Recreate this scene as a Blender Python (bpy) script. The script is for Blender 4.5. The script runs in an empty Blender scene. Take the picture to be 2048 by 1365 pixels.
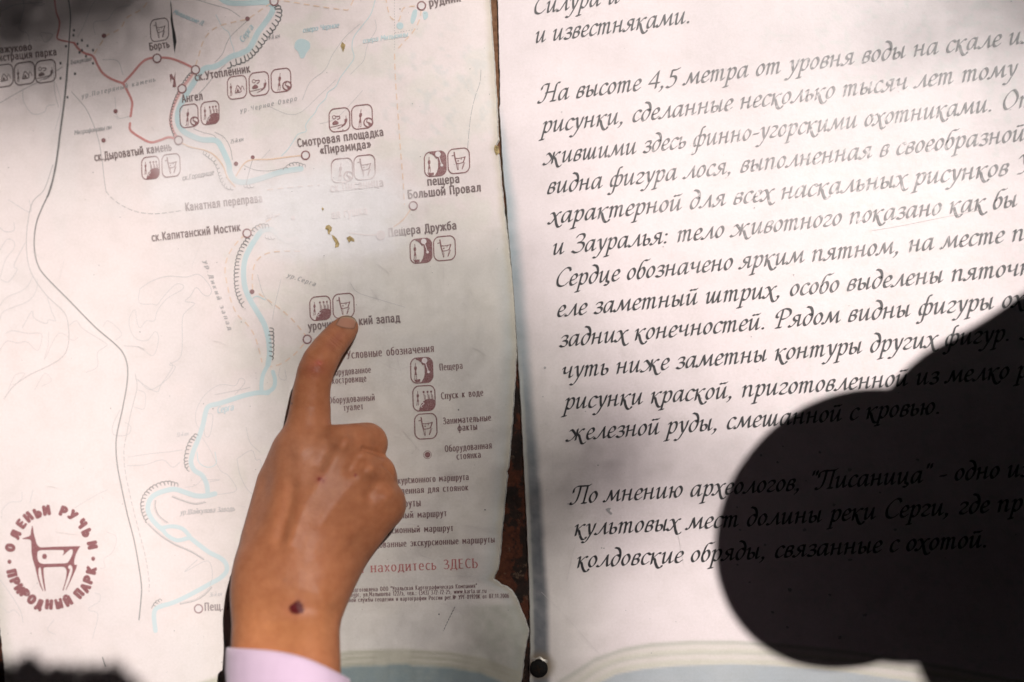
import bpy, math, random
import numpy as np
from mathutils import Vector
from mathutils.geometry import tessellate_polygon
from mathutils.bvhtree import BVHTree

random.seed(7)
RNG = np.random.default_rng(11)
SC = bpy.context.scene
COL = SC.collection

# ------------------------------------------------------------------ camera
CAM_D, CAM_YAW, LENS, SENSOR = 0.50, math.radians(5.0), 40.0, 36.0
CAM_POS = np.array([CAM_D * math.sin(CAM_YAW), 0.0, CAM_D * math.cos(CAM_YAW)])
cam = bpy.data.cameras.new('camera')
cam.lens, cam.sensor_width = LENS, SENSOR
cam.clip_start, cam.clip_end = 0.01, 300.0
cam.dof.use_dof = True
cam.dof.focus_distance = 0.494
cam.dof.aperture_fstop = 2.7
camo = bpy.data.objects.new('camera', cam)
camo.location = CAM_POS
camo.rotation_euler = (0.0, CAM_YAW, 0.0)
COL.objects.link(camo)
SC.camera = camo

# ------------------------------------------------------------------ sun and sky
SUN = np.array([0.41, 0.47, 1.0])
SUN /= np.linalg.norm(SUN)
world = bpy.data.worlds.new('World')
SC.world = world
world.use_nodes = True
wt = world.node_tree
sky = wt.nodes.new('ShaderNodeTexSky')
sky.sky_type = 'NISHITA'
sky.sun_disc = False
sky.sun_elevation = math.asin(SUN[2])
sky.sun_rotation = math.atan2(SUN[0], SUN[1])
wt.links.new(sky.outputs[0], wt.nodes['Background'].inputs[0])
wt.nodes['Background'].inputs[1].default_value = 0.05
sun = bpy.data.lights.new('sun', 'SUN')
sun.energy = 4.2
sun.angle = math.radians(0.53)
sun.color = (1.0, 0.95, 0.92)
suno = bpy.data.objects.new('sun', sun)
suno.rotation_euler = Vector(SUN).to_track_quat('Z', 'Y').to_euler()
COL.objects.link(suno)
SC.view_settings.view_transform = 'Standard'
SC.view_settings.look = 'None'
SC.view_settings.exposure = 0.44
SC.view_settings.gamma = 1.0
SC.view_settings.use_curve_mapping = False

# ------------------------------------------------------------------ helpers
CY, SY = math.cos(CAM_YAW), math.sin(CAM_YAW)
PX = CAM_D * SENSOR / LENS / 2048.0            # metres per photo pixel on the board

def P(px, py, z=0.0):
    """photo pixel + height (metres) above the board -> point in the scene"""
    px, py, z = np.broadcast_arrays(np.asarray(px, float), np.asarray(py, float), np.asarray(z, float))
    x = (px - 1024.0) / 2048.0 * SENSOR / LENS
    y = (682.5 - py) / 2048.0 * SENSOR / LENS
    dx, dy, dz = x * CY - SY, y, -x * SY - CY
    t = (z - CAM_POS[2]) / dz
    return np.stack([CAM_POS[0] + t * dx, CAM_POS[1] + t * dy, z], -1)

def pv(px, py, z):
    return P(px, py, z)

def to_px(v):
    d = np.asarray(v) - CAM_POS
    x = d[..., 0] * CY - d[..., 2] * SY
    w = d[..., 0] * SY + d[..., 2] * CY
    y = d[..., 1]
    return 1024.0 + x / -w * LENS / SENSOR * 2048.0, 682.5 - y / -w * LENS / SENSOR * 2048.0

def mesh_obj(name, verts, faces, mat=None, parent=None, smooth=False, attrs=None):
    me = bpy.data.meshes.new(name)
    verts = np.asarray(verts, dtype=np.float64)
    me.from_pydata([tuple(v) for v in verts], [], [tuple(int(i) for i in f) for f in faces])
    if mat:
        me.materials.append(mat)
    if smooth:
        me.polygons.foreach_set('use_smooth', [True] * len(me.polygons))
    for k, arr in (attrs or {}).items():
        arr = np.asarray(arr, dtype=np.float32)
        if arr.ndim == 1:
            a = me.attributes.new(k, 'FLOAT', 'POINT')
            a.data.foreach_set('value', arr)
        else:
            a = me.attributes.new(k, 'FLOAT_COLOR', 'POINT')
            a.data.foreach_set('color', np.concatenate([arr, np.ones((len(arr), 1), np.float32)], 1).ravel())
    me.update()
    o = bpy.data.objects.new(name, me)
    COL.objects.link(o)
    if parent:
        o.parent = parent
    return o

def tag(o, label=None, cat=None, group=None, kind=None):
    for k, v in (('label', label), ('category', cat), ('group', group), ('kind', kind)):
        if v:
            o[k] = v
    return o

def empty(name, label, cat, group=None):
    o = bpy.data.objects.new(name, None)
    COL.objects.link(o)
    return tag(o, label, cat, group)

def sstep(a, b, x):
    t = np.clip((np.asarray(x, float) - a) / (b - a), 0, 1)
    return t * t * (3 - 2 * t)

def vnoise(x, y, seed=0):
    """2-D value noise in 0..1"""
    x, y = np.asarray(x, float), np.asarray(y, float)
    xi, yi = np.floor(x).astype(np.int64), np.floor(y).astype(np.int64)
    fx, fy = x - xi, y - yi
    fx, fy = fx * fx * (3 - 2 * fx), fy * fy * (3 - 2 * fy)
    def h(a, b):
        n = (a * 374761393 + b * 668265263 + seed * 974711) & 0xFFFFFFFF
        n = ((n ^ (n >> 13)) * 1274126177) & 0xFFFFFFFF
        n = n ^ (n >> 16)
        return (n & 0xFFFF) / 65535.0
    return (h(xi, yi) * (1 - fx) + h(xi + 1, yi) * fx) * (1 - fy) + (h(xi, yi + 1) * (1 - fx) + h(xi + 1, yi + 1) * fx) * fy

def fbm(x, y, seed=0, octs=4):
    s, a, tot = 0, 0.5, 0
    for i in range(octs):
        s = s + a * vnoise(np.asarray(x) * 2 ** i, np.asarray(y) * 2 ** i, seed + i * 17)
        tot += a
        a *= 0.5
    return s / tot

def new_mat(name):
    m = bpy.data.materials.new(name)
    m.use_nodes = True
    nt = m.node_tree
    return m, nt, nt.nodes['Principled BSDF']

def node(nt, kind, **kw):
    n = nt.nodes.new(kind)
    for k, v in kw.items():
        setattr(n, k, v)
    return n

def ramp(nt, src, stops):
    r = node(nt, 'ShaderNodeValToRGB')
    el = r.color_ramp.elements
    while len(el) < len(stops):
        el.new(0.5)
    for e, (p, c) in zip(el, stops):
        e.position = p
        e.color = c if len(c) == 4 else (*c, 1)
    nt.links.new(src, r.inputs[0])
    return r.outputs[0]

def noise_tex(nt, scale, detail=4, rough=0.6, vec=None):
    n = node(nt, 'ShaderNodeTexNoise')
    n.inputs['Scale'].default_value = scale
    n.inputs['Detail'].default_value = detail
    n.inputs['Roughness'].default_value = rough
    nt.links.new(vec, n.inputs['Vector'])
    return n.outputs[0]

def mixrgb(nt, fac, a, b, mode='MIX'):
    n = node(nt, 'ShaderNodeMix', data_type='RGBA', blend_type=mode)
    for s, v in ((0, fac), (6, a), (7, b)):
        if hasattr(v, 'links') or hasattr(v, 'is_linked'):
            nt.links.new(v, n.inputs[s])
        elif s == 0:
            n.inputs[0].default_value = v
        else:
            n.inputs[s].default_value = v if len(v) == 4 else (*v, 1)
    return n.outputs[2]

GLOSS = dict(rough=0.39, spec=0.8)

def panel_mat(name):
    m, nt, b = new_mat(name)
    geo = node(nt, 'ShaderNodeNewGeometry')
    a = node(nt, 'ShaderNodeAttribute', attribute_name='print')
    n1 = noise_tex(nt, 900, 3, 0.7, geo.outputs['Position'])
    n2 = noise_tex(nt, 95, 5, 0.65, geo.outputs['Position'])
    n3 = noise_tex(nt, 320, 4, 0.7, geo.outputs['Position'])
    c = mixrgb(nt, 1.0, a.outputs['Color'], ramp(nt, n1, [(0.3, (0.93, 0.925, 0.91)), (0.7, (1, 1, 1))]), 'MULTIPLY')
    c = mixrgb(nt, 1.0, c, ramp(nt, n2, [(0.32, (0.955, 0.955, 0.945)), (0.54, (1, 1, 1))]), 'MULTIPLY')
    c = mixrgb(nt, ramp(nt, n3, [(0.245, (1, 1, 1)), (0.275, (0, 0, 0))]), c, (0.22, 0.19, 0.15))
    nt.links.new(c, b.inputs['Base Color'])
    rr = ramp(nt, n2, [(0.3, (0.37,) * 3), (0.7, (0.43,) * 3)])
    nt.links.new(rr, b.inputs['Roughness'])
    b.inputs['Specular IOR Level'].default_value = GLOSS['spec']
    bump = node(nt, 'ShaderNodeBump')
    bump.inputs['Strength'].default_value = 0.10
    bump.inputs['Distance'].default_value = 0.0004
    nt.links.new(n3, bump.inputs['Height'])
    nt.links.new(bump.outputs[0], b.inputs['Normal'])
    return m

PAPER = (0.775, 0.68, 0.665)

def ink_mat(name, col, flecks=0.35, paper=(0.775, 0.712, 0.708)):
    m, nt, b = new_mat(name)
    geo = node(nt, 'ShaderNodeNewGeometry')
    n1 = noise_tex(nt, 2600, 3, 0.7, geo.outputs['Position'])
    a = node(nt, 'ShaderNodeAttribute', attribute_name='fade')
    fl = ramp(nt, n1, [(0.28, (flecks,) * 3), (0.62, (0, 0, 0))])
    mx = node(nt, 'ShaderNodeMath', operation='MAXIMUM')
    nt.links.new(fl, mx.inputs[0])
    nt.links.new(a.outputs['Fac'], mx.inputs[1])
    nt.links.new(mixrgb(nt, mx.outputs[0], col, paper), b.inputs['Base Color'])
    b.inputs['Roughness'].default_value = GLOSS['rough']
    b.inputs['Specular IOR Level'].default_value = GLOSS['spec']
    return m

# ------------------------------------------------------------------ strokes: a pen of elliptical nib drawn along curves
def catmull(pts, n=6, closed=False):
    pts = np.asarray(pts, float)
    if len(pts) < 3 and not closed:
        t = np.linspace(0, 1, n)[:, None]
        return pts[0] * (1 - t) + pts[-1] * t
    if closed:
        q = np.vstack([pts[-1], pts, pts[0], pts[1]])
    else:
        q = np.vstack([2 * pts[0] - pts[1], pts, 2 * pts[-1] - pts[-2]])
    out = []
    t = np.linspace(0, 1, n, endpoint=False)[:, None]
    for i in range(1, len(q) - 2):
        p0, p1, p2, p3 = q[i - 1], q[i], q[i + 1], q[i + 2]
        out.append(0.5 * (2 * p1 + (p2 - p0) * t + (2 * p0 - 5 * p1 + 4 * p2 - p3) * t ** 2 + (3 * p1 - p0 - 3 * p2 + p3) * t ** 3))
    out = np.vstack(out)
    return out if closed else np.vstack([out, q[-2]])

def nib(nrm, pen):
    w, t, a = pen
    u, v = np.array([math.cos(a), math.sin(a)]), np.array([-math.sin(a), math.cos(a)])
    nu, nv = nrm @ u, nrm @ v
    h = np.sqrt((w * nu) ** 2 + (t * nv) ** 2)
    return ((w * w * nu / h)[:, None] * u + (t * t * nv / h)[:, None] * v)

def ribbon(pts, pen, closed=False, cap=True):
    pts = np.asarray(pts, float)
    keep = [0] + [i for i in range(1, len(pts)) if np.linalg.norm(pts[i] - pts[i - 1]) > 1e-6]
    pts = pts[keep]
    n = len(pts)
    if closed:
        tg = np.roll(pts, -1, 0) - np.roll(pts, 1, 0)
    else:
        tg = np.gradient(pts, axis=0)
    tg /= np.maximum(np.linalg.norm(tg, axis=1), 1e-9)[:, None]
    nr = np.stack([-tg[:, 1], tg[:, 0]], 1)
    off = nib(nr, pen)
    v = [*(pts + off), *(pts - off)]
    f = [(i, i + 1, n + i + 1, n + i) for i in range(n - 1)]
    if closed:
        f.append((n - 1, 0, n, 2 * n - 1))
    elif cap:
        for e, s in ((0, -1), (n - 1, 1)):
            k = 5
            th = np.linspace(0, math.pi, k + 2)[1:-1]
            dirs = np.cos(th)[:, None] * nr[e] + s * np.sin(th)[:, None] * tg[e]
            base = len(v)
            v += list(pts[e] + nib(dirs, pen))
            f.append((e, *range(base, base + k), n + e))
    return np.array(v), f

class Ink:
    """collects flat print in photo-pixel space; build() lays it on the board"""
    def __init__(self):
        self.v, self.z, self.f, self.k = [], [], [], 0
        self.c, self.pid, self.vp, self.fp = 0, 0, [], []
    def piece(self):
        self.pid += 1
        return self
    def add(self, v, f, layer=0):
        self.k += 1
        self.v.append(np.asarray(v, float))
        self.z.append(np.full(len(v), 1.0e-4 + layer * 4e-5 + (self.k % 9) * 4e-6))
        self.f += [tuple(i + self.c for i in q) for q in f]
        self.vp.append(np.full(len(v), self.pid))
        self.fp += [self.pid] * len(f)
        self.c += len(v)
    def line(self, pts, w, closed=False, smooth=True, layer=0, n=6):
        p = catmull(pts, n, closed) if smooth else np.asarray(pts, float)
        if not smooth:
            for i in range(len(p) - 1):
                self.add(*ribbon(np.array([p[i], p[i + 1]]), (w / 2, w / 2, 0)), layer)
            return
        self.add(*ribbon(p, (w / 2, w / 2, 0), closed), layer)
    def dash(self, pts, w, on, offl, layer=0):
        p = catmull(pts, 12)
        d = np.concatenate([[0], np.cumsum(np.linalg.norm(np.diff(p, axis=0), axis=1))])
        s = 0.0
        while s < d[-1]:
            e = min(s + on, d[-1])
            t = np.linspace(s, e, 5)
            self.add(*ribbon(np.stack([np.interp(t, d, p[:, 0]), np.interp(t, d, p[:, 1])], 1), (w / 2, w / 2, 0), cap=False), layer)
            s += on + offl
    def disc(self, x, y, r, layer=0, ry=None, n=22):
        a = np.linspace(0, 2 * math.pi, n, endpoint=False)
        self.add(np.stack([x + r * np.cos(a), y + (ry or r) * np.sin(a)], 1), [tuple(range(n))], layer)
    def poly(self, loops, layer=0):
        fl = [p for l in loops for p in l]
        tri = tessellate_polygon([[Vector((p[0], p[1], 0)) for p in l] for l in loops])
        self.add(np.array(fl, float), tri, layer)
    def build(self, name, mat, parent, fade=None):
        v, z = np.vstack(self.v), np.concatenate(self.z)
        fd = np.zeros(len(v)) if fade is None else fade(v[:, 0], v[:, 1])
        return mesh_obj(name, P(v[:, 0], v[:, 1], z), self.f, mat, parent, attrs={'fade': fd})
    def build_each(self, name, mat, parent, fade=None):
        v, z, vp = np.vstack(self.v), np.concatenate(self.z), np.concatenate(self.vp)
        fd = np.zeros(len(v)) if fade is None else fade(v[:, 0], v[:, 1])
        V = P(v[:, 0], v[:, 1], z)
        for pid in np.unique(vp):
            m = np.where(vp == pid)[0]
            fs = [tuple(i - m[0] for i in f) for f, q in zip(self.f, self.fp) if q == pid]
            mesh_obj(name, V[m], fs, mat, parent, attrs={'fade': fd[m]})

# glyphs: first number is the advance; strokes split by ';': '|' straight, 'o' ellipse (cx,cy,rx,ry), '.' dot, else smooth
def parse_font(src):
    out = {}
    for ln in src.strip().split('\n'):
        ch, adv, rest = ln[0], *ln[2:].split(' ', 1)
        st = []
        for s in rest.split(';'):
            s = s.strip()
            if not s:
                continue
            k = s[0] if s[0] in '|o*' else 'c'
            body = s[1:] if k != 'c' else s
            st.append((k, np.array([[float(q) for q in t.split(',')] for t in body.split()])))
        out[ch] = (float(adv), st)
    return out

CHANCERY = parse_font('''
и .88 0,.84 .1,.98 .14,.88 .12,.3 .16,.04 .27,.05 .45,.4 .57,.8; .6,1 .58,.6 .57,.2 .61,.03 .68,.04 .79,.18
й .88 0,.84 .1,.98 .14,.88 .12,.3 .16,.04 .27,.05 .45,.4 .57,.8; .6,1 .58,.6 .57,.2 .61,.03 .68,.04 .79,.18; .2,1.36 .28,1.3 .42,1.36 .58,1.34 .66,1.42
н .88 0,.84 .1,.98 .14,.9 .13,.5 .11,.0; |.12,.5 .56,.57; .59,1 .58,.5 .57,.2 .61,.03 .68,.04 .79,.18
п .86 0,.84 .1,.98 .14,.9 .13,.5 .11,.0; .13,.55 .28,.86 .44,.98 .55,.9 .57,.7 .55,.2 .59,.03 .66,.04 .77,.18
т 1.14 0,.84 .1,.98 .14,.9 .13,.5 .11,.0; .12,.55 .25,.86 .38,.98 .47,.9 .48,.7 .46,.0; .47,.55 .6,.86 .73,.98 .82,.9 .83,.7 .81,.2 .85,.03 .92,.04 1.03,.18
о .66 .33,.99 .1,.72 .05,.3 .22,.01 .46,.27 .52,.7 .33,.99
а .84 .57,.9 .4,.99 .16,.8 .05,.38 .11,.06 .24,.03 .42,.3 .56,.75; .6,1 .58,.6 .56,.2 .6,.03 .67,.04 .78,.18
с .58 .54,.84 .46,.97 .3,.98 .11,.72 .05,.3 .15,.04 .32,.02 .52,.2
е .6 .09,.44 .34,.52 .49,.72 .43,.94 .28,.98 .1,.7 .05,.3 .15,.04 .32,.02 .52,.2
р .74 .02,.84 .12,.98 .17,.9 .14,.4 .09,-.2 .05,-.66; |-.1,-.66 .2,-.62; .15,.58 .3,.9 .47,.99 .6,.8 .58,.38 .43,.05 .28,.0 .13,.12
у .7 0,.86 .1,.98 .18,.9 .23,.5 .32,.08; .6,1 .52,.5 .33,-.08 .14,-.55 -.02,-.68 -.16,-.6
к .76 0,.84 .1,.98 .14,.9 .13,.5 .11,.0; .66,.9 .57,.98 .43,.85 .15,.5; .15,.52 .3,.4 .42,.02 .58,-.32 .74,-.4 .88,-.3 .85,-.2
х .76 0,.9 .1,.98 .22,.88 .36,.45 .5,-.08 .64,-.36 .8,-.36 .86,-.24; .7,.93 .6,.97 .42,.7 .2,.2 .06,.0 -.08,.04 -.1,.12
ж 1.34 .12,.86 .22,.98 .36,.84 .57,.51; |.66,1 .62,.0; 1.14,.9 1.04,.98 .9,.82 .67,.51; .69,.52 .84,.38 .97,.02 1.11,-.32 1.27,-.38 1.38,-.26; .57,.5 .4,.18 .2,-.01 .02,-.03 -.06,.08
л .86 .6,1 .42,.55 .22,.12 .07,.0 -.05,.06 -.05,.12; .58,1.02 .6,.6 .63,.2 .67,.03 .73,.04 .84,.18
м 1.16 .34,.98 .24,.45 .1,.05 -.03,.0 -.09,.1; |.34,1 .52,.1; |.52,.1 .9,1; .9,1 .89,.5 .9,.2 .94,.03 1.0,.04 1.11,.18
я .84 .6,1 .58,.6 .56,.2 .6,.03 .67,.04 .78,.18; .59,.95 .4,.98 .22,.85 .22,.62 .38,.48 .57,.5; .42,.48 .28,.2 .12,.0 -.02,.0 -.07,.1
в .64 .2,.94 .1,.5 .07,.1 .2,.0 .42,.1 .5,.34 .4,.52 .18,.52; .2,.52 .44,.62 .52,.82 .42,.98 .22,.92 .12,.7
з .6 .08,.82 .2,.97 .42,.96 .48,.78 .38,.57 .2,.52; .2,.52 .44,.48 .52,.27 .4,.03 .18,-.02 .02,.1
б .66 .74,1.66 .6,1.58 .42,1.62 .24,1.42 .12,.9 .05,.4 .14,.04 .3,.0 .48,.28 .52,.68 .38,.97 .22,.88 .1,.6
г .6 .05,.8 .16,.97 .38,.97 .47,.8 .38,.58 .17,.36 .06,.16 .16,.02 .38,.03 .52,.16
д .7 .53,.85 .36,.99 .13,.75 .05,.35 .16,.03 .32,.03 .51,.35 .58,.8 .53,1.25 .38,1.55 .14,1.66
ф .96 .7,1.66 .58,1.68 .49,1.45 .42,.7 .33,-.4 .22,-.66 .06,-.68 0,-.58; .45,.86 .3,.98 .11,.75 .06,.3 .17,.03 .34,.12; .43,.7 .57,.96 .72,.97 .84,.75 .78,.3 .62,.02 .45,.03 .38,.14
ц .9 0,.84 .1,.98 .14,.88 .12,.3 .16,.04 .27,.05 .45,.4 .57,.8; .6,1 .58,.6 .57,.2 .61,.03 .7,.02 .76,-.14 .66,-.3 .48,-.26
ч .84 0,.84 .1,.98 .14,.88 .13,.58 .2,.42 .36,.46 .56,.64; .6,1 .58,.6 .56,.2 .6,.03 .67,.04 .78,.18
ш 1.2 0,.84 .1,.98 .14,.88 .12,.3 .16,.04 .26,.05 .4,.4 .49,.8; .52,1 .5,.6 .49,.3 .53,.04 .64,.05 .78,.4 .87,.8; .9,1 .88,.6 .87,.2 .91,.03 .98,.04 1.09,.18
ь .64 0,.86 .1,.98 .15,.9 .12,.4 .14,.08 .28,.0 .46,.12 .52,.36 .43,.54 .28,.54 .13,.38
ы .98 0,.86 .1,.98 .15,.9 .12,.4 .14,.08 .28,.0 .46,.12 .52,.36 .43,.54 .28,.54 .13,.38; .71,1 .69,.5 .68,.2 .72,.03 .78,.04 .89,.18
ю 1.04 0,.84 .1,.98 .14,.9 .13,.5 .11,.0; |.12,.52 .42,.52; .68,.99 .46,.72 .41,.3 .58,.01 .82,.27 .88,.7 .68,.99
С 1.0 .98,1.36 .88,1.6 .64,1.64 .32,1.3 .12,.78 .17,.22 .42,.0 .7,.06 .92,.3
Н 1.34 .0,1.15 .04,1.42 .22,1.6 .5,1.6; .5,1.62 .46,1.0 .35,.3 .15,-.02 -.06,-.03 -.1,.1; |.36,.82 1.06,.88; 1.32,1.6 1.18,1.62 1.08,1.4 1.02,.6 .98,.03; |.84,.0 1.2,.0
О 1.2 .68,1.64 .27,1.25 .12,.6 .38,.0 .9,.38 1.05,1.05 .68,1.64
З .92 .2,1.36 .36,1.6 .68,1.62 .78,1.32 .6,.98 .35,.88; .35,.88 .72,.83 .84,.5 .65,.1 .3,-.02 .02,.14
Р 1.0 .4,1.56 .33,.8 .24,.0; |.08,0 .44,0; .33,.72 .66,.78 .94,1.08 .9,1.46 .62,1.64 .3,1.56 .05,1.3 .0,1.0 .14,.9
П 1.2 .0,1.0 .03,1.36 .28,1.56 .65,1.56 1.05,1.56 1.2,1.66; .48,1.56 .45,1.0 .34,.3 .14,-.02 -.06,-.03 -.09,.1; 1.0,1.56 .92,.6 .88,.03; |.74,0 1.08,0
У 1.0 .05,1.36 .2,1.6 .34,1.46 .42,.9 .52,.75; 1.05,1.62 .78,.9 .42,.1 .1,.0
4 .86 |.62,1.52 .04,.5; |.04,.46 .78,.46; |.6,1.5 .56,.0
5 .8 .24,1.46 .5,1.44 .78,1.56; |.26,1.46 .2,.88; .2,.88 .5,.88 .63,.58 .5,.14 .2,-.08 .0,.02
, .42 *.12,.06; .15,.06 .16,-.06 .06,-.26 -.02,-.34
. .42 *.12,.06
: .46 *.12,.06; *.12,.78
- .56 |.06,.46 .46,.5
" .5 |.16,1.6 .12,1.24; |.4,1.6 .36,1.24
''')

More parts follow.
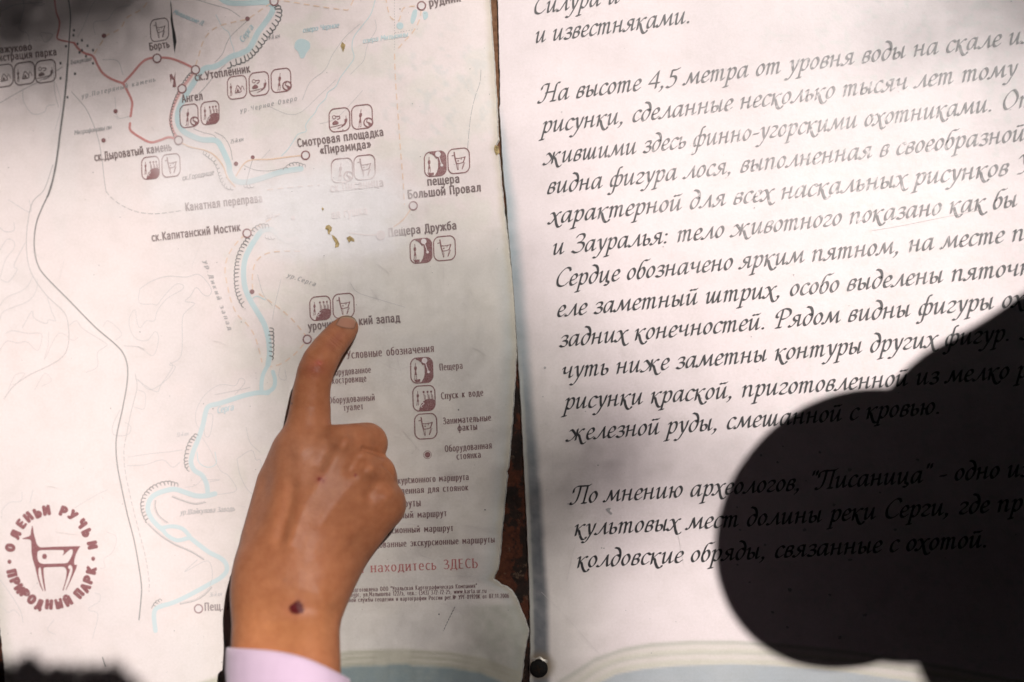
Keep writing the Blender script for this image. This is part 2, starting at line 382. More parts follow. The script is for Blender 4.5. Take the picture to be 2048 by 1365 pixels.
SANS = parse_font('''
а .68 .07,.87 .28,.99 .46,.9 .5,.66; |.5,.7 .5,0; .5,.56 .2,.54 .05,.3 .17,.02 .36,.05 .5,.22
б .66 .54,1.42 .22,1.3 .08,.95 .05,.5; o.29,.48 .24,.48
в .62 |.06,0 .06,1; .06,1 .3,1 .44,.77 .3,.54 .06,.54; .06,.54 .3,.54 .5,.28 .32,.0 .06,0
г .48 |.06,0 .06,1; |.06,1 .42,1
д .72 |0,-.24 0,.0; |0,0 .64,.0; |.64,0 .64,-.24; .1,.0 .17,.4 .2,1; |.2,1 .54,1; |.54,1 .54,0
е .62 |.07,.52 .51,.52; .51,.52 .47,.87 .29,1 .11,.85 .05,.5 .12,.13 .3,0 .49,.08
ж .9 |.41,0 .41,1; |.02,1 .32,.52; |.32,.52 .5,.52; |.32,.52 0,0; |.8,1 .5,.52; |.5,.52 .82,0
з .55 .04,.9 .25,1 .42,.8 .3,.54 .13,.53; .15,.53 .46,.42 .42,.1 .2,.0 .02,.1
и .68 |.06,1 .06,0; |.06,.05 .52,.95; |.52,1 .52,0
й .68 |.06,1 .06,0; |.06,.05 .52,.95; |.52,1 .52,0; .14,1.42 .29,1.24 .44,1.42
к .6 |.06,0 .06,1; |.06,.5 .18,.5; |.18,.5 .47,1; |.18,.5 .5,0
л .66 .0,.03 .12,.15 .18,.5 .19,1; |.19,1 .52,1; |.52,1 .52,0
м .84 |.05,0 .09,1; |.09,1 .38,.3; |.38,.3 .67,1; |.67,1 .71,0
н .66 |.06,0 .06,1; |.52,0 .52,1; |.06,.52 .52,.52
о .66 o.3,.5 .25,.5
п .66 |.06,0 .06,1; |.06,1 .52,1; |.52,1 .52,0
р .65 |.06,-.42 .06,1; .06,.85 .26,1 .46,.88 .52,.5 .44,.1 .26,0 .06,.12
с .55 .48,.91 .31,1 .13,.86 .05,.5 .13,.13 .31,0 .48,.09
т .56 |.0,1 .5,1; |.25,1 .25,0
у .56 |.0,1 .26,.08; .5,1 .26,.1 .15,-.28 .0,-.42
ф .86 |.4,-.42 .4,1.4; o.4,.5 .35,.5
х .56 |0,1 .48,0; |.48,1 0,0
ц .7 |.06,1 .06,0; |.06,0 .62,0; |.62,0 .62,-.24; |.5,0 .5,1
ч .64 .06,1 .07,.65 .2,.47 .5,.55; |.5,1 .5,0
ш .96 |.06,1 .06,0; |.06,0 .82,0; |.82,0 .82,1; |.44,0 .44,1
щ .98 |.06,1 .06,0; |.06,0 .94,0; |.94,0 .94,-.24; |.82,0 .82,1; |.44,0 .44,1
ъ .7 |0,1 .16,1; |.16,1 .16,0; .16,.57 .4,.57 .56,.3 .4,0 .16,0
ь .6 |.06,1 .06,0; .06,.57 .3,.57 .48,.3 .3,0 .06,0
ы .84 |.06,1 .06,0; .06,.57 .3,.57 .46,.3 .3,0 .06,0; |.69,1 .69,0
э .58 .03,.91 .2,1 .38,.86 .46,.5 .38,.13 .2,0 .03,.09; |.15,.52 .45,.52
ю .9 |.06,0 .06,1; |.06,.5 .32,.5; o.54,.5 .22,.5
я .62 |.48,0 .48,1; .48,1 .2,1 .06,.75 .2,.48 .48,.48; |.26,.48 .02,0
А .7 |0,0 .31,1.4; |.31,1.4 .62,0; |.1,.45 .52,.45
Б .68 |.55,1.4 .07,1.4; |.07,1.4 .07,0; .07,.82 .4,.82 .6,.42 .4,0 .07,0
В .68 |.07,0 .07,1.4; .07,1.4 .4,1.4 .54,1.08 .38,.75 .07,.75; .07,.75 .42,.75 .6,.38 .42,0 .07,0
Г .54 |.07,0 .07,1.4; |.07,1.4 .5,1.4
Д .8 |0,-.26 0,0; |0,0 .72,0; |.72,0 .72,-.26; .12,0 .2,.6 .22,1.4; |.22,1.4 .6,1.4; |.6,1.4 .6,0
Е .6 |.52,0 .07,0; |.07,0 .07,1.4; |.07,1.4 .52,1.4; |.07,.74 .47,.74
З .64 .04,1.25 .28,1.4 .5,1.12 .34,.76 .16,.74; .18,.74 .55,.6 .52,.16 .26,0 .02,.13
И .76 |.07,1.4 .07,0; |.07,.08 .62,1.32; |.62,1.4 .62,0
Й .76 |.07,1.4 .07,0; |.07,.08 .62,1.32; |.62,1.4 .62,0; |.26,1.7 .42,1.72
К .68 |.07,0 .07,1.4; |.07,.72 .2,.72; |.2,.72 .58,1.4; |.2,.72 .6,0
Л .74 .0,.03 .12,.3 .2,1.4; |.2,1.4 .6,1.4; |.6,1.4 .6,0
М .92 |.05,0 .1,1.4; |.1,1.4 .42,.45; |.42,.45 .74,1.4; |.74,1.4 .79,0
Н .75 |.07,0 .07,1.4; |.6,0 .6,1.4; |.07,.72 .6,.72
О .8 o.37,.7 .31,.7
П .75 |.07,0 .07,1.4; |.07,1.4 .6,1.4; |.6,1.4 .6,0
Р .66 |.07,0 .07,1.4; .07,1.4 .42,1.4 .6,1.05 .42,.66 .07,.66
С .68 .6,1.27 .38,1.4 .15,1.18 .07,.7 .15,.23 .38,0 .6,.13
Т .66 |0,1.4 .62,1.4; |.31,1.4 .31,0
У .64 |0,1.4 .32,.45; .6,1.4 .32,.46 .2,.06 .03,0
Ч .7 .07,1.4 .08,.95 .24,.7 .58,.8; |.58,1.4 .58,0
Ш 1.0 |.07,1.4 .07,0; |.07,0 .86,0; |.86,0 .86,1.4; |.46,0 .46,1.4
Ы .9 |.07,1.4 .07,0; .07,.82 .38,.82 .55,.42 .38,0 .07,0; |.78,1.4 .78,0
Ь .66 |.07,1.4 .07,0; .07,.82 .4,.82 .58,.42 .4,0 .07,0
Э .66 .03,1.27 .26,1.4 .48,1.18 .56,.7 .48,.23 .26,0 .03,.13; |.2,.72 .55,.72
Я .68 |.56,0 .56,1.4; .56,1.4 .22,1.4 .06,1.05 .22,.68 .56,.68; |.3,.68 .02,0
0 .6 o.28,.7 .24,.7
1 .5 |.06,1.12 .28,1.4; |.28,1.4 .28,0
2 .6 .05,1.2 .26,1.4 .48,1.15 .35,.65 .04,0; |.04,0 .5,0
3 .6 .05,1.28 .26,1.4 .46,1.1 .3,.76 .16,.75; .18,.75 .5,.6 .46,.14 .24,0 .04,.12
4 .62 |.4,0 .4,1.4; |.4,1.4 .03,.45; |.03,.45 .54,.45
5 .6 |.46,1.4 .1,1.4; |.1,1.4 .08,.8; .08,.8 .4,.85 .5,.45 .36,.06 .05,.05
6 .6 .44,1.36 .2,1.2 .06,.6 .1,.12 .28,0 .48,.2 .48,.62 .28,.82 .08,.55
7 .58 |.04,1.4 .5,1.4; |.5,1.4 .18,0
8 .6 o.28,1.06 .19,.34; o.28,.36 .23,.36
9 .6 .1,.04 .34,.2 .49,.8 .45,1.28 .27,1.4 .08,1.2 .08,.78 .27,.58 .48,.85
. .3 *.1,.06
, .3 |.12,.1 .05,-.2
: .34 *.12,.08; *.12,.8
- .42 |.06,.5 .34,.5
/ .5 |.05,-.1 .42,1.4
( .36 .28,1.5 .1,1.0 .1,.3 .28,-.2
) .36 .06,1.5 .24,1.0 .24,.3 .06,-.2
" .42 |.1,1.45 .1,1.0; |.28,1.45 .28,1.0
« .66 |.26,.9 .06,.5; |.06,.5 .26,.1; |.54,.9 .34,.5; |.34,.5 .54,.1
» .66 |.06,.9 .26,.5; |.26,.5 .06,.1; |.34,.9 .54,.5; |.54,.5 .34,.1
№ 1.1 |.06,0 .06,1.4; |.06,1.4 .5,0; |.5,0 .5,1.4; o.82,.8 .16,.3; |.66,.2 .98,.2
w .86 |0,1 .2,0; |.2,0 .4,.95; |.4,.95 .6,0; |.6,0 .8,1
k .6 |.06,0 .06,1.4; |.06,.45 .46,1; |.2,.6 .5,0
a .66 .07,.87 .28,.99 .46,.9 .5,.66; |.5,.7 .5,0; .5,.56 .2,.54 .05,.3 .17,.02 .36,.05 .5,.22
r .46 |.06,0 .06,1; .06,.7 .22,.95 .4,.97
t .44 .2,1.3 .2,.3 .26,.02 .42,.05; |.04,1 .4,1
u .66 .06,1 .06,.3 .22,.0 .4,.08 .52,.3; |.52,1 .52,0
''')

def glyph_shapes(font, ch, pen, serif=0.0, nseg=6):
    adv, strokes = font[ch]
    out = []
    for k, p in strokes:
        if k == '|':
            q = catmull(p, 2)
            out.append(ribbon(p, pen, cap=pen[0] == pen[1] or serif == 0))
            if serif:
                d = p[-1] - p[0]
                if abs(d[1]) > 0.6 and abs(d[0]) < 0.12:
                    for e in p:
                        if e[1] > 1.2 or abs(e[1]) < 0.02 or abs(e[1] - 1) < 0.02 or e[1] < -0.35:
                            yy = e[1] + (0.03 if e[1] < 0.5 else -0.03)
                            out.append(ribbon(np.array([[e[0] - serif, yy], [e[0] + serif, yy]]), (0.03, 0.045, 0), cap=False))
        elif k == 'o':
            (cx, cy), (rx, ry) = p
            a = np.linspace(0, 2 * math.pi, 22, endpoint=False)
            out.append(ribbon(np.stack([cx + rx * np.cos(a), cy + ry * np.sin(a)], 1), pen, closed=True))
        elif k == '*':
            a = np.linspace(0, 2 * math.pi, 12, endpoint=False)
            r = max(pen[0], pen[1]) * 1.05
            out.append((np.stack([p[0][0] + r * np.cos(a), p[0][1] + r * np.sin(a)], 1), [tuple(range(12))]))
        else:
            closed = np.allclose(p[0], p[-1])
            out.append(ribbon(catmull(p[:-1] if closed else p, nseg, closed), pen, closed=closed))
    return adv, out

def text(ink, font, s, x0, y0, x1, y1, xh, pen, prefix=None, slant=0.0, serif=0.0, space=0.34, track=0.06, grow=0.0, layer=2, upright=0.0):
    """a line of lettering from pixel (x0,y0) whose prefix ends at (x1,y1)"""
    def width(t):
        return sum((space if c == ' ' else font[c][0]) + track for c in t) - track
    wp = width(prefix or s)
    dx, dy = x1 - x0, y1 - y0
    L = math.hypot(dx, dy)
    up = np.array([dy / L, -dx / L]) if not upright else np.array([0.0, -1.0])
    if upright:
        up = np.array([upright, -1.0])
    sl = np.array([dx / L, dy / L]) * slant
    cx = 0.0
    cache = {}
    for ch in s:
        if ch == ' ':
            cx += space + track
            continue
        if ch not in cache:
            cache[ch] = glyph_shapes(font, ch, pen, serif)
        adv, shp = cache[ch]
        for v, f in shp:
            u = (v[:, 0] + cx) / wp
            a = u + grow * u * (u - 1)
            h = v[:, 1] * xh * (1 + grow * 1.1 * np.clip(u, 0, 1.2))
            ink.add(np.stack([x0 + dx * a + (up[0] + sl[0]) * h, y0 + dy * a + (up[1] + sl[1]) * h], 1), f, layer)
        cx += adv + track

# ------------------------------------------------------------------ materials
M = {}
M['panel'] = panel_mat('weathered_printed_panel')
M['black'] = ink_mat('black_ink', (0.008, 0.008, 0.010), 0.07)
M['label'] = ink_mat('brown_grey_ink', (0.125, 0.075, 0.07), 0.35)
M['maroon'] = ink_mat('maroon_ink', (0.19, 0.058, 0.058), 0.3)
M['emblem'] = ink_mat('emblem_ink', (0.235, 0.075, 0.08), 0.2)
M['legend'] = ink_mat('legend_ink', (0.155, 0.066, 0.065), 0.3)
M['red'] = ink_mat('red_ink', (0.47, 0.115, 0.11), 0.3)
M['route'] = ink_mat('faded_red_route_ink', (0.53, 0.19, 0.175), 0.25)
M['pink'] = ink_mat('pale_red_route_ink', (0.62, 0.33, 0.31), 0.3)
M['orange'] = ink_mat('faded_orange_ink', (0.70, 0.485, 0.33), 0.55)
M['water'] = ink_mat('faded_water_ink', (0.46, 0.595, 0.61), 0.3)
M['bluetext'] = ink_mat('faded_blue_ink', (0.36, 0.52, 0.56), 0.45)
M['thin'] = ink_mat('thin_grey_ink', (0.44, 0.425, 0.42), 0.45)
M['scratch'] = ink_mat('scratched_paper', (0.58, 0.55, 0.53), 0.5)
M['grey'] = ink_mat('grey_ink', (0.30, 0.29, 0.285), 0.5)
M['rail'] = ink_mat('dark_line_ink', (0.085, 0.09, 0.085), 0.3)
M['white'] = ink_mat('white_ink', (0.70, 0.64, 0.63), 0.0)

def simple(name, col, rough=0.6, spec=0.4, nscale=60, var=0.25, metal=0.0):
    m, nt, b = new_mat(name)
    geo = node(nt, 'ShaderNodeNewGeometry')
    n = noise_tex(nt, nscale, 5, 0.6, geo.outputs['Position'])
    lo = tuple(c * (1 - var) for c in col)
    hi = tuple(min(1, c * (1 + var)) for c in col)
    nt.links.new(ramp(nt, n, [(0.3, lo), (0.7, hi)]), b.inputs['Base Color'])
    b.inputs['Roughness'].default_value = rough
    b.inputs['Specular IOR Level'].default_value = spec
    b.inputs['Metallic'].default_value = metal
    return m

M['edge'] = simple('raw_panel_edge', (0.60, 0.58, 0.53), 0.7, 0.3, 700, 0.3)
M['tan'] = simple('peeled_tan_core', (0.36, 0.27, 0.13), 0.9, 0.2, 900, 0.6)
M['leaf'] = simple('leaf_green', (0.055, 0.085, 0.03), 0.5, 0.4, 8, 0.4)
M['bark'] = simple('bark', (0.08, 0.06, 0.045), 0.9, 0.2, 12, 0.4)
M['soil'] = simple('forest_soil', (0.06, 0.048, 0.035), 0.95, 0.1, 3, 0.5)
M['hair'] = simple('dark_hair', (0.02, 0.015, 0.012), 0.5, 0.4, 60, 0.4)
M['cloth'] = simple('dark_jacket_cloth', (0.035, 0.035, 0.04), 0.85, 0.2, 200, 0.3)

def rust_material():
    m, nt, b = new_mat('rusty_painted_steel')
    geo = node(nt, 'ShaderNodeNewGeometry')
    n1 = noise_tex(nt, 55, 6, 0.62, geo.outputs['Position'])
    n2 = noise_tex(nt, 420, 5, 0.7, geo.outputs['Position'])
    n3 = noise_tex(nt, 130, 4, 0.75, geo.outputs['Position'])
    c = ramp(nt, n1, [(0.40, (0.012, 0.008, 0.006)), (0.50, (0.024, 0.012, 0.008)), (0.52, (0.075, 0.022, 0.010)), (0.68, (0.105, 0.034, 0.014))])
    c = mixrgb(nt, 1.0, c, ramp(nt, n2, [(0.3, (0.45, 0.42, 0.4)), (0.65, (1.15, 1.1, 1.05))]), 'MULTIPLY')
    c = mixrgb(nt, ramp(nt, n3, [(0.60, (0, 0, 0)), (0.66, (0.8, 0.8, 0.8))]), c, (0.11, 0.07, 0.045))
    sep = node(nt, 'ShaderNodeSeparateXYZ')
    nt.links.new(geo.outputs['Position'], sep.inputs[0])
    up = ramp(nt, sep.outputs['Y'], [(0.055, (0, 0, 0)), (0.105, (1, 1, 1))])
    brown = ramp(nt, n2, [(0.3, (0.10, 0.045, 0.022)), (0.7, (0.21, 0.105, 0.055))])
    c = mixrgb(nt, up, c, brown)
    nt.links.new(c, b.inputs['Base Color'])
    b.inputs['Roughness'].default_value = 0.75
    b.inputs['Specular IOR Level'].default_value = 0.25
    bump = node(nt, 'ShaderNodeBump')
    bump.inputs['Strength'].default_value = 0.7
    bump.inputs['Distance'].default_value = 0.001
    nt.links.new(n2, bump.inputs['Height'])
    nt.links.new(bump.outputs[0], b.inputs['Normal'])
    return m
M['rust'] = rust_material()

def skin_material():
    m, nt, b = new_mat('tanned_skin')
    geo = node(nt, 'ShaderNodeNewGeometry')
    a = node(nt, 'ShaderNodeAttribute', attribute_name='tone')
    n1 = noise_tex(nt, 260, 4, 0.6, geo.outputs['Position'])
    n2 = noise_tex(nt, 1500, 3, 0.6, geo.outputs['Position'])
    c = mixrgb(nt, 1.0, a.outputs['Color'], ramp(nt, n1, [(0.3, (0.90, 0.82, 0.79)), (0.7, (1.07, 1.06, 1.05))]), 'MULTIPLY')
    nt.links.new(c, b.inputs['Base Color'])
    b.inputs['Roughness'].default_value = 0.42
    b.inputs['Specular IOR Level'].default_value = 0.15
    b.inputs['Subsurface Weight'].default_value = 0.16
    b.inputs['Subsurface Radius'].default_value = (1.0, 0.4, 0.22)
    b.inputs['Subsurface Scale'].default_value = 0.0035
    vor = node(nt, 'ShaderNodeTexVoronoi')
    vor.inputs['Scale'].default_value = 1150
    nt.links.new(geo.outputs['Position'], vor.inputs['Vector'])
    add = node(nt, 'ShaderNodeMath', operation='ADD')
    nt.links.new(vor.outputs['Distance'], add.inputs[0])
    nt.links.new(n2, add.inputs[1])
    bump = node(nt, 'ShaderNodeBump')
    bump.inputs['Strength'].default_value = 0.22
    bump.inputs['Distance'].default_value = 0.0003
    nt.links.new(add.outputs[0], bump.inputs['Height'])
    nt.links.new(bump.outputs[0], b.inputs['Normal'])
    return m
M['skin'] = skin_material()

# ------------------------------------------------------------------ setting
g = mesh_obj('ground', [(-60, -60, -1.0), (60, -60, -1.0), (60, 60, -1.0), (-60, 60, -1.0)], [(0, 1, 2, 3)], M['soil'])
tag(g, kind='structure')

# rusty steel sheet both printed panels are fixed to
def grid_plate(name, x0, x1, y0, y1, z0, z1, mat):
    c = np.array([P(x, y, z0) for x, y in ((x0, y0), (x1, y0), (x1, y1), (x0, y1))])
    d = c.copy()
    d[:, 2] = z1
    return mesh_obj(name, np.vstack([c, d]), [(0, 1, 2, 3), (4, 7, 6, 5), (0, 4, 5, 1), (1, 5, 6, 2), (2, 6, 7, 3), (3, 7, 4, 0)], mat)
plate = grid_plate('backing_plate', -420, 2500, -300, 1700, -0.0019, -0.0049, M['rust'])
tag(plate, 'rusty brown steel plate showing in the gap between the two printed panels', 'metal plate')

# ------------------------------------------------------------------ the two printed panels
MAP_R = np.array([(977, -300), (979, 0), (984, 75), (989, 150), (992, 200), (994, 250), (996, 280), (991, 291), (990, 300), (997, 309), (999, 330), (1003, 380), (1008, 430), (1016, 490), (1024, 560),
                  (1029, 630), (1031.5, 690), (1030, 740), (1027, 790), (1023, 850), (1019, 900), (1016, 935), (1012, 943), (1013.5, 952), (1009, 1000), (1004, 1050), (1000, 1100), (995, 1140), (988, 1152),
                  (986, 1160), (993, 1164), (1002, 1172), (1013, 1175), (1024, 1184), (1031, 1196), (1037, 1212), (1046, 1232), (1052, 1250), (1054, 1256), (1056, 1264), (1053, 1278), (1048, 1310), (1041, 1365), (1022, 1700)], float)
MAP_L = np.array([(-420, -300), (-420, 1090), (-30, 1110), (-4, 1190), (0, 1260), (6, 1310), (10, 1365), (14, 1700)], float)
TXT_L = np.array([(985, -300), (996, 0), (998, 80), (1000, 150), (1000.5, 200), (1001, 208), (999, 216), (1001, 240), (1004, 300), (1009, 370), (1013, 395), (1016, 450), (1023, 530), (1029, 600), (1034, 680), (1039, 760), (1044, 850),
                  (1048, 930), (1052, 1010), (1056, 1100), (1059, 1180), (1061, 1250), (1061, 1300), (1060, 1365), (1056, 1700)], float)

def rough_edge(poly, y, amp, seed):
    return np.interp(y, poly[:, 1], poly[:, 0]) + amp * (fbm(y / 9.0, y * 0 + seed, seed, 3) - 0.5)

def wear_mask(x, y):
    """where fingers have rubbed the print away: a patch in the middle of the map, the corner of a caption"""
    n = fbm(x / 55.0, y / 55.0, 5, 4) - 0.5
    n2 = fbm(x / 9.0, y / 9.0, 6, 3) - 0.5
    r = np.hypot((x - 658) / 165.0, (y - 430) / 104.0) + 0.55 * n + 0.22 * n2
    m = 1 - sstep(0.55, 1.35, r)
    r2 = np.hypot((x - 480) / 190.0, (y - 390) / 70.0) + 0.5 * n
    m = np.maximum(m, 0.55 * (1 - sstep(0.5, 1.25, r2)))
    r3 = np.hypot((x - 360) / 80.0, (y - 312) / 60.0) + 0.3 * n
    return np.maximum(m, 0.5 * (1 - sstep(0.4, 1.2, r3)))

def map_fade(x, y):
    base = 0.30 * sstep(330, 560, y + 40 * (fbm(x / 50.0, y / 50.0, 8, 3) - .5)) * (1 - sstep(430, 600, x))
    return np.clip(np.maximum(0.97 * wear_mask(x, y), base), 0, 1)

def lerp_col(c, col, m):
    return c * (1 - m[:, None]) + np.array(col) * m[:, None]

def map_print(x, y, xr, xl):
    n = fbm(x / 60.0, y / 60.0, 21, 5)
    n2 = fbm(x / 14.0, y / 14.0, 31, 4)
    c = np.tile(np.array(PAPER), (len(x), 1)) * (0.97 + 0.06 * n)[:, None]
    # greener, duller tone over the legend half, yellowish woods tint here and there
    c = lerp_col(c, (0.655, 0.635, 0.575), 0.75 * sstep(430, 800, x + 0.25 * (y - 600)) * sstep(470, 640, y + 0.1 * x + 60 * (n - 0.5)))
    c = lerp_col(c, (0.70, 0.66, 0.60), 0.6 * sstep(0.5, 0.68, n) * sstep(380, 520, x))
    c = lerp_col(c, (0.66, 0.655, 0.645), 0.18 * sstep(0.45, 0.65, fbm(x / 120.0, y / 120.0, 41, 3)) * sstep(0, 300, y))
    c = lerp_col(c, (0.785, 0.755, 0.765), 0.9 * wear_mask(x, y) * (1 - sstep(495, 560, y + 50 * (n - 0.5))))
    # blotches right of the middle
    b = sstep(0.52, 0.72, n2) * (1 - sstep(60, 190, np.hypot((x - 880) / 1.0, (y - 190) / 1.0)))
    c = lerp_col(c, (0.60, 0.60, 0.58), 0.5 * b)
    # printed shading of the book edge, dirt along the edge
    d = xr - x
    c = lerp_col(c, (0.42, 0.47, 0.46), 0.55 * (1 - sstep(2, 42, d)) * sstep(380, 620, y) * (0.6 + 0.8 * n))
    c = lerp_col(c, (0.52, 0.46, 0.34), 0.6 * (1 - sstep(1, 16, d + 8 * (n2 - 0.5))))
    c = lerp_col(c, (0.46, 0.45, 0.38), 0.5 * (1 - sstep(2, 30, x - xl)) * sstep(1000, 1150, y))
    # mottled lower right corner and the printed page foot
    mm = sstep(895, 985, x + 40 * (n - 0.5)) * sstep(1204, 1216, y)
    c = lerp_col(c, (0.44, 0.45, 0.38), mm * (0.45 + 0.75 * (n2 - 0.2)))
    ca = np.interp(x, [380, 470, 700, 800, 900, 970, 1060], [1372, 1345, 1303, 1299, 1305, 1318, 1352])
    cb = ca + np.interp(x, [400, 700, 900, 1060], [28, 30, 30, 34])
    st = sstep(-6, 4, y - ca)
    band = 0.9 + 0.35 * np.sin((y - ca) * 0.55) * sstep(0.3, 0.7, n)
    c = lerp_col(c, (0.47, 0.455, 0.36), np.clip(st * band * 0.92, 0, 1))
    c = lerp_col(c, (0.235, 0.30, 0.31), 0.92 * sstep(-5, 5, y - cb + 5 * (n2 - 0.5)) * (0.85 + 0.3 * n2))
    return np.clip(c, 0.01, 0.9)

def txt_print(x, y, xr, xl):
    n = fbm(x / 70.0, y / 70.0, 51, 5)
    n2 = fbm(x / 12.0, y / 12.0, 61, 4)
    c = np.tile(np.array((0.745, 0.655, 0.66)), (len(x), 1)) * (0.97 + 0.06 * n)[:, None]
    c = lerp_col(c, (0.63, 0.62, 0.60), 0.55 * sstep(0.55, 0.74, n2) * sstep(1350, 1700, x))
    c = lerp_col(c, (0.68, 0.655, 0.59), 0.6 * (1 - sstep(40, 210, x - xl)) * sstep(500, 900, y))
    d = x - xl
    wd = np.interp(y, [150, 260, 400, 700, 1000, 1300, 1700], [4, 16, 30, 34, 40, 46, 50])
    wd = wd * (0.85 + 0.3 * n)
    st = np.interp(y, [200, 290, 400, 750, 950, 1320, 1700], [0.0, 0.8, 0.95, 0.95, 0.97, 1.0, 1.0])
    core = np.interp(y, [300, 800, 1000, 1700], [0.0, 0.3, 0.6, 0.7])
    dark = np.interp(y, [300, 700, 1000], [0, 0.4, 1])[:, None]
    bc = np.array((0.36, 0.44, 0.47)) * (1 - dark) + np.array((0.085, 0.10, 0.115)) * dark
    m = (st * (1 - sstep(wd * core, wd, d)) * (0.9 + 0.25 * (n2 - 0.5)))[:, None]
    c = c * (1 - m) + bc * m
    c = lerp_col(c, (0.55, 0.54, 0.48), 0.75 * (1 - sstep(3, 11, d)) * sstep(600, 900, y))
    ca = np.interp(x, [1060, 1120, 1153, 1191, 1246, 1301, 1383, 1465, 1560, 1700, 1900, 2100], [1420, 1361, 1342, 1317, 1298, 1288, 1283, 1283, 1289, 1303, 1335, 1375])
    cb = np.interp(x, [1060, 1150, 1202, 1232, 1287, 1355, 1465, 1560, 1693, 1850, 2100], [1460, 1400, 1365, 1350, 1339, 1333, 1329, 1333, 1345, 1368, 1420])
    k = (y - ca) / np.maximum(cb - ca, 8)
    c = lerp_col(c, (0.60, 0.57, 0.49), sstep(-0.12, 0.1, k) * (0.75 + 0.25 * np.sin(k * 14 + 3 * n)))
    c = lerp_col(c, (0.40, 0.40, 0.37), 0.5 * np.exp(-((k - 0.05) / 0.09) ** 2) + 0.3 * np.exp(-((k - 0.5) / 0.06) ** 2))
    c = lerp_col(c, (0.43, 0.46, 0.485), 0.95 * sstep(0.93, 1.05, k) * (0.8 + 0.4 * n))
    # grime and rust ring round the bolt
    r = np.hypot(x - 1080, y - 1333)
    c = lerp_col(c, (0.22, 0.16, 0.09), 0.75 * (1 - sstep(17, 36, r + 10 * (n - 0.5))))
    return np.clip(c, 0.01, 0.9)

def panel(name, left, right, ys, nx, colour, top_z, parent):
    """sheet with an irregular outline: rows of the grid run from the left outline to the right one"""
    ys = np.asarray(ys)
    xl, xr = left(ys), right(ys)
    u = np.linspace(0, 1, nx)
    X = xl[:, None] * (1 - u) + xr[:, None] * u
    Y = np.repeat(ys[:, None], nx, 1)
    # gentle buckling of the sheet
    V = P(X.ravel(), Y.ravel(), top_z)
    ny = len(ys)
    c = colour(X.ravel(), Y.ravel(), np.repeat(xr, nx), np.repeat(xl, nx))
    idx = np.arange(ny * nx).reshape(ny, nx)
    F = np.stack([idx[:-1, :-1], idx[1:, :-1], idx[1:, 1:], idx[:-1, 1:]], -1).reshape(-1, 4)
    o = mesh_obj(name, V, F, M['panel'], parent, attrs={'print': c})
    # raw edge round the sheet
    loop = np.concatenate([idx[0, :], idx[1:, -1], idx[-1, -2::-1], idx[-2:0:-1, 0]])
    E = V[loop]
    E2 = E.copy()
    E2[:, 2] = top_z - 0.0014
    cen = E.mean(0)
    n = len(E)
    tang = np.roll(E, -1, 0) - np.roll(E, 1, 0)
    outw = np.stack([-tang[:, 1], tang[:, 0]], 1) / np.maximum(np.linalg.norm(tang[:, :2], axis=1), 1e-9)[:, None]
    if ((E[:, :2] - cen[:2]) * outw).sum() < 0:
        outw = -outw
    E2[:, :2] += outw * 0.00045
    S = np.vstack([E, E2])
    S[:n, 2] -= 0.00005
    edge = mesh_obj('cut_edge', S, [(i, (i + 1) % n, n + (i + 1) % n, n + i) for i in range(n)], M['edge'], o)
    return o

ROWS = np.concatenate([np.linspace(-300, -12, 8), np.arange(-8, 1380, 4.0), np.linspace(1400, 1700, 6)])
map_board = empty('map_board', 'worn white map panel with river, hiking routes, pictograms and legend, left of the gap', 'map board')
text_board = empty('text_board', 'white panel of black italic Cyrillic text right of the rusty gap', 'text board')
map_panel = panel('printed_sheet', lambda y: rough_edge(MAP_L, y, 3, 3), lambda y: rough_edge(MAP_R, y, 2.0, 4), ROWS, 270, map_print, 0.0, map_board)
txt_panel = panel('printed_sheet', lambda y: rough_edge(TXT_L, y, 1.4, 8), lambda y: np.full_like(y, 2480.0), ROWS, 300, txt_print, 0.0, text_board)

# ------------------------------------------------------------------ text panel lettering
NIB = (0.095, 0.031, math.radians(42))
LINES = [
    ('Силура и', 1066, 29, 'Силура', 1201, 11),
    ('и известняками.', 1070, 86, None, 1384, 45),
    ('На высоте 4,5 метра от уровня воды на скале или', 1079, 205, 'На высоте 4,5 метра от уровня воды на скале', 2002, 92),
    ('рисунки, сделанные несколько тысяч лет тому', 1084, 266, None, 2034, 151),
    ('жившими здесь финно-угорскими охотниками. От', 1088, 329, 'жившими здесь финно-угорскими охотниками.', 1988, 222),
    ('видна фигура лося, выполненная в своеобразной', 1094, 388, None, 2050, 281),
    ('характерной для всех наскальных рисунков У', 1099, 448, 'характерной для всех наскальных рисунков', 2017, 350),
    ('и Зауралья: тело животного показано как бы', 1105, 510, None, 2035, 413),
    ('Сердце обозначено ярким пятном, на месте п', 1110, 574, 'Сердце обозначено ярким пятном, на месте', 2008, 485),
    ('еле заметный штрих, особо выделены пяточн', 1114, 634, 'еле заметный штрих, особо выделены пяточ', 2038, 551),
    ('задних конечностей. Рядом видны фигуры ох', 1119, 694, 'задних конечностей. Рядом видны фигуры', 1988, 618),
    ('чуть ниже заметны контуры других фигур. З', 1123, 757, 'чуть ниже заметны контуры других фигур.', 2023, 681),
    ('рисунки краской, приготовленной из мелко р', 1129, 819, 'рисунки краской, приготовленной из мелко', 2018, 757),
    ('железной руды, смешанной с кровью.', 1134, 882, None, 1884, 827),
    ('По мнению археологов, "Писаница" - одно из', 1143, 1008, 'По мнению археологов, "Писаница" - одно ', 2013, 955),
    ('культовых мест долины реки Серги, где пр', 1148, 1072, 'культовых мест долины реки Серги, где', 1978, 1025),
    ('колдовские обряды, связанные с охотой.', 1153, 1136, None, 1978, 1094),
]
